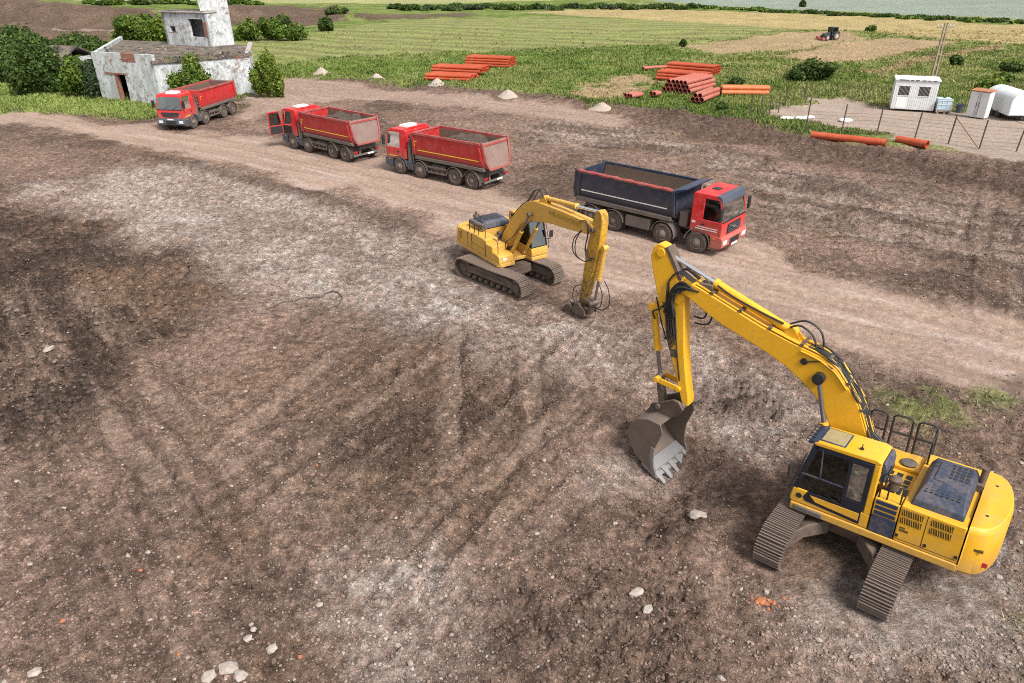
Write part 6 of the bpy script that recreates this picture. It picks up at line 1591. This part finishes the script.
for i, (lab, px, py, w, h, k) in enumerate([
    ('dark green hedge bush just right of the pale tower', 246, 42, 26, 20, 'mid'), ('hedge bush in the middle of the row right of the tower', 268, 41, 26, 20, 'mid'),
    ('last hedge bush of the row right of the tower', 290, 42, 28, 16, 'mid'), ('small taller bush rising over the hedge right of the tower', 281, 27, 16, 11, 'dark'),
    ('single small dark bush on the meadow right of the hedge', 325, 32, 14, 14, 'dark'), ('low bush beside the brown earth heap beyond the hedge', 335, 16, 18, 7, 'dark')]):
    bush(lab, px, py, w, h, k, 1700)
bush('dense dark green bush on the meadow behind the yard fence', 820, 83, 46, 19, 'dark', 4200)
for lab, px, py, w, h, k in [('small dark shrub right of the utility pole on the meadow', 957, 67, 12, 9, 'dark'), ('pale green shrub behind the rusty roofed shed', 998, 94, 26, 14, 'light'), ('dark low shrub behind the round topped caravan', 1018, 74, 22, 9, 'dark'),
    ('tiny dark bush on the far field edge above the tractor', 803, 7, 5, 6, 'dark'), ('small bush on the field to the right of the tractor', 873, 32, 9, 5, 'mid'), ('green shrub right of the shed', 1008, 84, 18, 8, 'mid'),
    ('small dark bush between the orange pipes and the mown field', 683, 47, 6, 7, 'dark'), ('low dark plant at the end of the tall red pipe heap', 738, 92, 20, 14, 'dark'), ('dead branch heap at the yard corner by the thin posts', 722, 111, 14, 7, 'dark')]:
    bush(lab, px, py, w, h, k, 1100)
labs = ['bush in the dark hedge line along the top of the photo']
for i in range(34):
    px = 395 + i * 9.0 + random.uniform(-3, 3); bush(labs[0], px, 10.5 - i * .03 + random.uniform(-1.5, 1), random.uniform(12, 20), random.uniform(2.5, 5), random.choice(['dark', 'dark', 'blue']), 420, 'bush', 'bush', 'hedge along the top', leaf=.5)
for i in range(20):
    px = 88 + i * 8.5 + random.uniform(-3, 3); bush('bush in the hedge above the brown earth bank at upper left', px, 4.8 + random.uniform(-.7, 1), random.uniform(11, 20), random.uniform(2.5, 6), random.choice(['dark', 'mid']), 420, 'bush', 'bush', 'hedge above the earth bank', leaf=.5)
for i in range(26):
    px = 700 + i * 14 + random.uniform(-4, 4); bush('low bush along the dark edge of the far grey green field', px, 9 + (px - 700) * .046 + random.uniform(-.8, .8), random.uniform(12, 22), random.uniform(1.6, 3.0), random.choice(['dark', 'mid']), 240, 'bush', 'bush', 'bushes edging the far field', leaf=.4)

# gravel cones along the field edge
for lab, px, py, w, h in (('low pale gravel heap leftmost along the field edge', 321, 77, 16, 7), ('second pale gravel heap along the field edge, behind the trucks', 376, 81, 16, 6.5),
    ('third pale gravel heap, in front of the lower pipe stack', 437, 89, 18, 7), ('pale grey gravel heap right of the lower pipe stack', 508, 98.5, 24, 9), ('rightmost pale gravel heap on the field edge', 603, 110, 26, 8.5)):
    g = at(px, py); sc = np.linalg.norm(g - np.array([0, 0, CH])) / CF; rr_ = w * sc / 2; hh = h * sc * .75; n = 40; k = 14; V = []; F = []
    for i in range(k):
        for j in range(n):
            q = i / (k - 1) * 1.1; a = 6.283 * j / n; x_, y_ = rr_ * q * math.cos(a), rr_ * q * math.sin(a)
            z_ = hh * (.45 * max(0, 1 - q) + .55 * .5 * (1 + math.cos(math.pi * min(1, q)))) * (.85 + .3 * float(vnoise(np.array([a * 2.2 + px]), np.array([q * 4.]))[0])) - (.25 if i == k - 1 else .03)
            V.append((x_, y_, z_))
    for i in range(k - 1):
        for j in range(n): F.append((i * n + j, i * n + (j + 1) % n, (i + 1) * n + (j + 1) % n, (i + 1) * n + j))
    o = link('gravel_heap', np_mesh('gravel_heap', np.array(V), np.array(F)[:, ::-1], None, True), None, [M['sand']]); o.location = (g[0], g[1] + rr_ * .6, gz(g[0], g[1]))
    tag(o, lab, 'gravel heap', 'gravel heaps along the field edge')

# pipe stacks
pipe_stack('orange pipe in the front bundle of the left pipe store, by the gravel heaps', 'front left pipe bundle', (425, 81), (470, 83), [(9, 0), (8, 0)], .16, 'orange', 1, z0=.1)
pipe_stack('orange pipe in the upper layer laid on the front left bundle', 'upper layer on the front left bundle', (432, 76.5), (481, 79), [(8, 0), (7, 0)], .16, 'orange', 1, z0=.62)
pipe_stack('orange pipe in the rear bundle of the left pipe store', 'rear left pipe bundle', (465, 67), (508, 69), [(8, 0), (8, 0), (7, 0), (6, 0)], .16, 'orange', 1, z0=.1)
pipe_stack('orange pipe in the lower of the two long bundles on the right meadow', 'lower bundle on the right meadow', (656, 80), (705, 84), [(7, 0), (6, 0), (5, 0)], .17, 'orange', 1, z0=.1)
pipe_stack('orange pipe in the upper of the two long bundles on the right meadow', 'upper bundle on the right meadow', (666, 72), (713, 76), [(6, 0), (6, 0), (5, 0)], .17, 'orange', 1, z0=.1)
pipe_stack('pale orange pipe poking left from the upper bundle on the meadow', 'loose pipes left of the upper bundle', (644, 70.5), (668, 69), [(2, 0)], .18, 'orange_pale', 1, L=3.2)
pipe_stack('thick pinkish pipe in the tall heap whose open ends face the viewer', 'tall heap of thick pipes', (664, 92), (697, 83), [(7, 0), (6, 0), (5, 0)], .22, 'orange_pale', -1, L=5.6)
pipe_stack('thick pinkish pipe in the low right side of the open ended heap', 'low side of the thick pipe heap', (692, 103), (713, 95), [(3, 0), (2, 0)], .22, 'orange_pale', -1, L=4.4)
pipe_stack('thick bright orange pipe lying in the group of few right of the tall heap', 'thick pipes right of the tall heap', (721, 96), (768, 96.5), [(3, 0), (2, 0)], .23, 'orange_light', 1)
pipe_stack('short faded pipe lying loose in the grass left of the tall heap', 'short pipes left of the tall heap', (631, 99), (648, 96), [(3, 0)], .2, 'orange_pale', 1, L=1.6)
pipe_stack('short faded pipe piece close to the tall heap', 'short pipe pieces', (654, 97), (662, 95.5), [(2, 0)], .22, 'orange_pale', 1, L=.9)
for lab, pa, pb in (('long single thick orange pipe lying along the yard fence', (811, 136.5), (886, 144.5)), ('short thick orange pipe lying at the yard fence, right of the long one', (896, 143), (926.5, 148.5))):
    a_, b_ = at(*pa), at(*pb); d = b_[:2] - a_[:2]; pipe(lab, (a_[0], a_[1], (gz(a_[0], a_[1]) + gz(b_[0], b_[1])) / 2 - .03), math.atan2(d[1], d[0]), float(np.hypot(*d)), .27, 'orange', None)
# timber battens between pipe layers
for lab, px, py in (('short timber bearer under the right end of the front left bundle', 472, 82), ('short timber bearer under the left end of the front left bundle', 427, 81)):
    g = at(px, py); b = MB(); b.box(-.06, .06, -.3, 3.2, 0, .1); o = b.build('timber_bearer', M['wood']); o.location = (g[0], g[1], gz(g[0], g[1])); tag(o, lab, 'timber')

container_cabin(); water_tank(); bin_(); shed(); trailer(); utility_pole(); tractor()
pp = []
for lab, px, py, top, lean in (('fence post left of all beside the white sacks, over the long pipe', 805, 131.5, 97, .05), ('fence post standing behind the middle of the long orange pipe', 841, 133.5, 104, .06), ('fence post behind the right end of the long orange pipe', 876, 136.5, 106, .08),
    ('thin fence post behind the short orange pipe', 914, 140, 112, .12), ('thick dark fence post with a slanting stay, in front of the grey bin', 948, 144, 115, .10), ('thin fence post at the foot of the slanting stay, in front of the shed', 979, 149, 120, .06), ('stout fence post at the right edge in front of the caravan', 1016, 151.5, 122, .16),
    ('far fence post left of the bushy yard corner', 785, 105, 88, .03), ('far fence post second from the bushy yard corner', 793, 103, 88, .02), ('far fence post behind the dark bush', 804, 100, 80, .03)):
    pp.append(fence_post(lab, px, py, top, lean))
for i, (px, py, top) in enumerate(((750, 117, 96), (760, 116, 97), (769, 114.5, 95), (778, 113, 94), (862, 102, 84))):
    fence_post(['first of the thin posts right of the thick orange pipes', 'second of the thin posts right of the thick orange pipes', 'third of the thin posts right of the thick orange pipes', 'fourth of the thin posts right of the thick orange pipes', 'thin post behind the yard right of the dark bush'][i], px, py, top, .02)
a_ = at(951, 124); b_ = at(977, 149)
st = MB(); p5 = at(948, 144); p6 = at(978, 149.5); st.obox((p5[0] + .1, p5[1], 1.9), (p6[0], p6[1], .1), .06, .06); tag(st.build('fence_stay', M['wood']), 'slanting timber stay between two fence posts in front of the shed', 'fence stay')
wr = MB()
for z in (.3, .6, .9, 1.2, 1.5, 1.75):
    wr.tube([(q[0] + .03, q[1], gz(q[0], q[1]) + z * .9) for q in pp[:7]], .008, 4)
tag(wr.build('fence_wire', M['post']), 'sagging wires strung along the fence posts in front of the yard', 'fence wire')
# white sacks in the yard
for lab, px, py, w in (('flat white sack lying left of the others in the yard', 789, 119.5, 1.5), ('flat white sack in the middle of the row of three in the yard', 799, 119.5, 1.3), ('flat white sack right of the row of three, at the fence post', 808.5, 118.5, 1.2), ('single white sack lying apart in the middle of the yard', 845, 121.5, 1.3)):
    g = at(px, py); v, f = rock_mesh(1, int(px), .22); v[:, 0] *= w * .5; v[:, 1] *= .55
    o = link('sack', np_mesh('sack', v, f), None, [M['sack']]); o.location = (g[0], g[1], gz(g[0], g[1]) + .1); o.modifiers.new('Soft', 'SUBSURF').render_levels = 2; o.rotation_euler[2] = -.15; tag(o, lab, 'sack', 'white sacks in the yard')
# black hose on the ground
hp = smooth_path([tuple(at(px, py)) for px, py in ((266, 309), (282, 303), (300, 299), (320, 295), (334, 293), (342, 297), (338, 304), (326, 309), (313, 317), (308, 322))], 6)
b = MB(); b.tube([(q[0], q[1], gz(q[0], q[1]) + .03) for q in hp], .028, 8); tag(b.build('hose', M['dusty_hose']), 'black hose lying in a loop on the pale rubble', 'hose')

roof_debris()
# ------------------------------------------------------------------ stones one can point to
def stone(label, px, py, r, mat='stone', cat='stone', name='stone', group=None, squash=.6, seed=None):
    g = at(px, py); v, f = rock_mesh(r, seed if seed is not None else random.randrange(9999), squash)
    o = link(name, np_mesh(name, v, f), None, [M[mat]]); o.location = (g[0], g[1], gz(g[0], g[1]) + r * squash * .35); o.rotation_euler[2] = random.random() * 6
    bv = o.modifiers.new('Bevel', 'BEVEL'); bv.width = r * .05; bv.segments = 1
    return tag(o, label, cat, group)
stone('large pale stone on dark soil below the bucket of the large excavator', 698, 512, .24, seed=3)
for lab, px, py, r in (('pale broken concrete block at the bottom edge, leftmost of the cluster', 208, 677, .14), ('biggest pale concrete block of the bottom edge cluster', 229, 668, .19), ('pale concrete block right of the biggest in the bottom edge cluster', 240, 675, .15), ('small pale concrete lump above the bottom edge cluster', 247, 636, .11), ('white lump at the upper end of the bottom edge cluster', 270, 643, .12),
    ('pale stone at lower left near the bottom edge', 33, 669, .12), ('flat pale stone on the dark soil at left', 49, 353, .17), ('pale stone alone below the bucket on brown soil', 637, 590, .15), ('pale stone in the lower middle, between track marks', 415, 600, .12), ('small grey stones lump left of the track frame marks', 648, 607, .14)):
    stone(lab, px, py, r)
for k, (px, py, r) in enumerate(((761, 600, .10), (766, 603, .07), (757, 602, .06), (774, 602, .06), (784, 598, .045), (752, 598, .045), (764, 598, .05), (770, 600, .05), (779, 605, .04), (759, 606, .04), (769, 607, .05), (748, 603, .035))):
    stone('orange broken brick piece on the soil in front of the large excavator', px, py, r, 'brickbit', 'brick piece', 'brick_piece', 'broken brick between the tracks')
for k, (px, py) in enumerate(((139, 566), (178, 653), (62, 618), (318, 470), (300, 655))):
    stone('small orange brick piece scattered on the brown soil at lower left', px, py, .06, 'brickbit', 'brick piece', 'brick_piece', 'scattered brick pieces')
def pick(n, y0, y1, dens, gamma=1.0):
    """random ground places seen by the camera between image rows y0..y1, kept by the density dens(zones)"""
    px = rng.random(n) * 1160 - 68; py = y0 + (y1 - y0) * rng.random(n) ** gamma
    d = np.stack([ray(a, b_) for a, b_ in zip(px, py)]); k = -CH / d[:, 2]; P = d * k[:, None]
    h, col, stony, green, site, a = ground(P[:, 0], P[:, 1]); keep = rng.random(n) < dens(stony, green, site, a)
    for x_, y_, r_ in MACHINES[:2]: keep &= np.hypot(P[:, 0] - x_, P[:, 1] - y_) > r_ * .9
    P[:, 2] = h; return P[keep], col[keep], a, keep
P, _, _, _ = pick(900, 170, 690, lambda s, g, si, a: s * .5 * si * (1 - a['road']), .9)
P = P[:130]
for i, q in enumerate(P):
    r = random.uniform(.035, .07) * (1.4 if i % 9 == 0 else 1); v, f = rock_mesh(r, i, .65)
    o = link('stone', np_mesh('stone', v, f), None, [M['stone' if i % 3 else 'stone_grey']]); o.location = (q[0], q[1], q[2] + r * .25); o.rotation_euler[2] = random.random() * 6
    tag(o, 'small pale stone lying loose on the churned brown soil', 'stone', 'loose stones on the soil')
mr = M["rubble"]
P, _, _, _ = pick(44000, 120, 700, lambda s, g, si, a: (s * .8 + .02) * si * (1 - .85 * a['road']), .85)
R = .006 + .024 * rng.random(len(P)) ** 4 + .0006 * P[:, 1]
P[:, 2] += R * .2
o = many_rocks('rubble', P, R, [A(.27, .22, .19), A(.23, .18, .155), A(.33, .285, .255), A(.20, .15, .125), A(.21, .155, .13)], mr, .65); tag(o, 'scattered small pale rubble over the brown soil', 'rubble', None, 'stuff')
P, col_, a_z, kp = pick(70000, 118, 700, lambda s, g, si, a: np.clip(.35 + .65 * a['dark'] + .6 * a['dark2'] + a['berm'] + .5 * a['dark3'] + .4 * a['dark5'] + .2 * a['pale'], 0, 1) * si * (1 - .9 * a['smooth']), .85)
R = .008 + (.036 + .04 * np.clip(a_z['dark'][kp] + a_z['dark2'][kp], 0, 1)) * rng.random(len(P)) ** 3 + .0006 * P[:, 1]; P[:, 2] += R * .1
o = many_rocks('soil_clods', P, R, col_, mr, .75, True); tag(o, 'lumpy clods of soil over the churned ground', 'soil clods', None, 'stuff')

# ------------------------------------------------------------------ grass
def grass(n, y0, y1, gamma, hmin, hmax):
    P, col, a, keep = pick(n, y0, y1, lambda s, g, si, a: g, gamma)
    nb = 5; m = len(P); hb = (hmin + (hmax - hmin) * rng.random((m, nb))); ang = rng.random((m, nb)) * 6.283
    lean = .25 + .5 * rng.random((m, nb)); wd_ = (.012 + .0008 * P[:, 1])[:, None] * (.7 + .6 * rng.random((m, nb)))
    clump = fbm(P[:, 0], P[:, 1], .35, 3, .6, 40)[:, None]; hb = hb * (.45 + 1.1 * clump)
    ox = (rng.random((m, nb)) - .5) * .5; oy = (rng.random((m, nb)) - .5) * .5
    bx, by, bz = P[:, 0:1] + ox, P[:, 1:2] + oy, np.repeat(P[:, 2:3], nb, 1) - .03
    tx, ty = bx + np.cos(ang) * hb * lean, by + np.sin(ang) * hb * lean; s_, c_ = -np.sin(ang) * wd_, np.cos(ang) * wd_
    V = np.stack([np.stack([bx - s_, by - c_, bz], -1), np.stack([bx + s_, by + c_, bz], -1), np.stack([tx, ty, bz + hb], -1)], 2).reshape(-1, 3)
    F = np.arange(len(V)).reshape(-1, 3); k = (.90 + .42 * rng.random((m, nb, 1))) * np.ones(3)
    cc = col[:, None, :] * k; dry = rng.random((m, nb)) < .07; cc[dry] = np.array([.26, .21, .08])
    return V, F, np.repeat(cc.reshape(-1, 3), 3, 0)
V1, F1, c1 = grass(78000, 30, 135, 1.0, .08, .32); V2, F2, c2 = grass(6000, 375, 690, 1.0, .08, .28)
o = link('grass', np_mesh('grass', np.concatenate([V1, V2]), np.concatenate([F1, F2 + len(V1)]), np.concatenate([c1, c2])), None, [M['grass']])
tag(o, 'uneven green meadow grass with dry stalks around the site', 'grass', None, 'stuff')
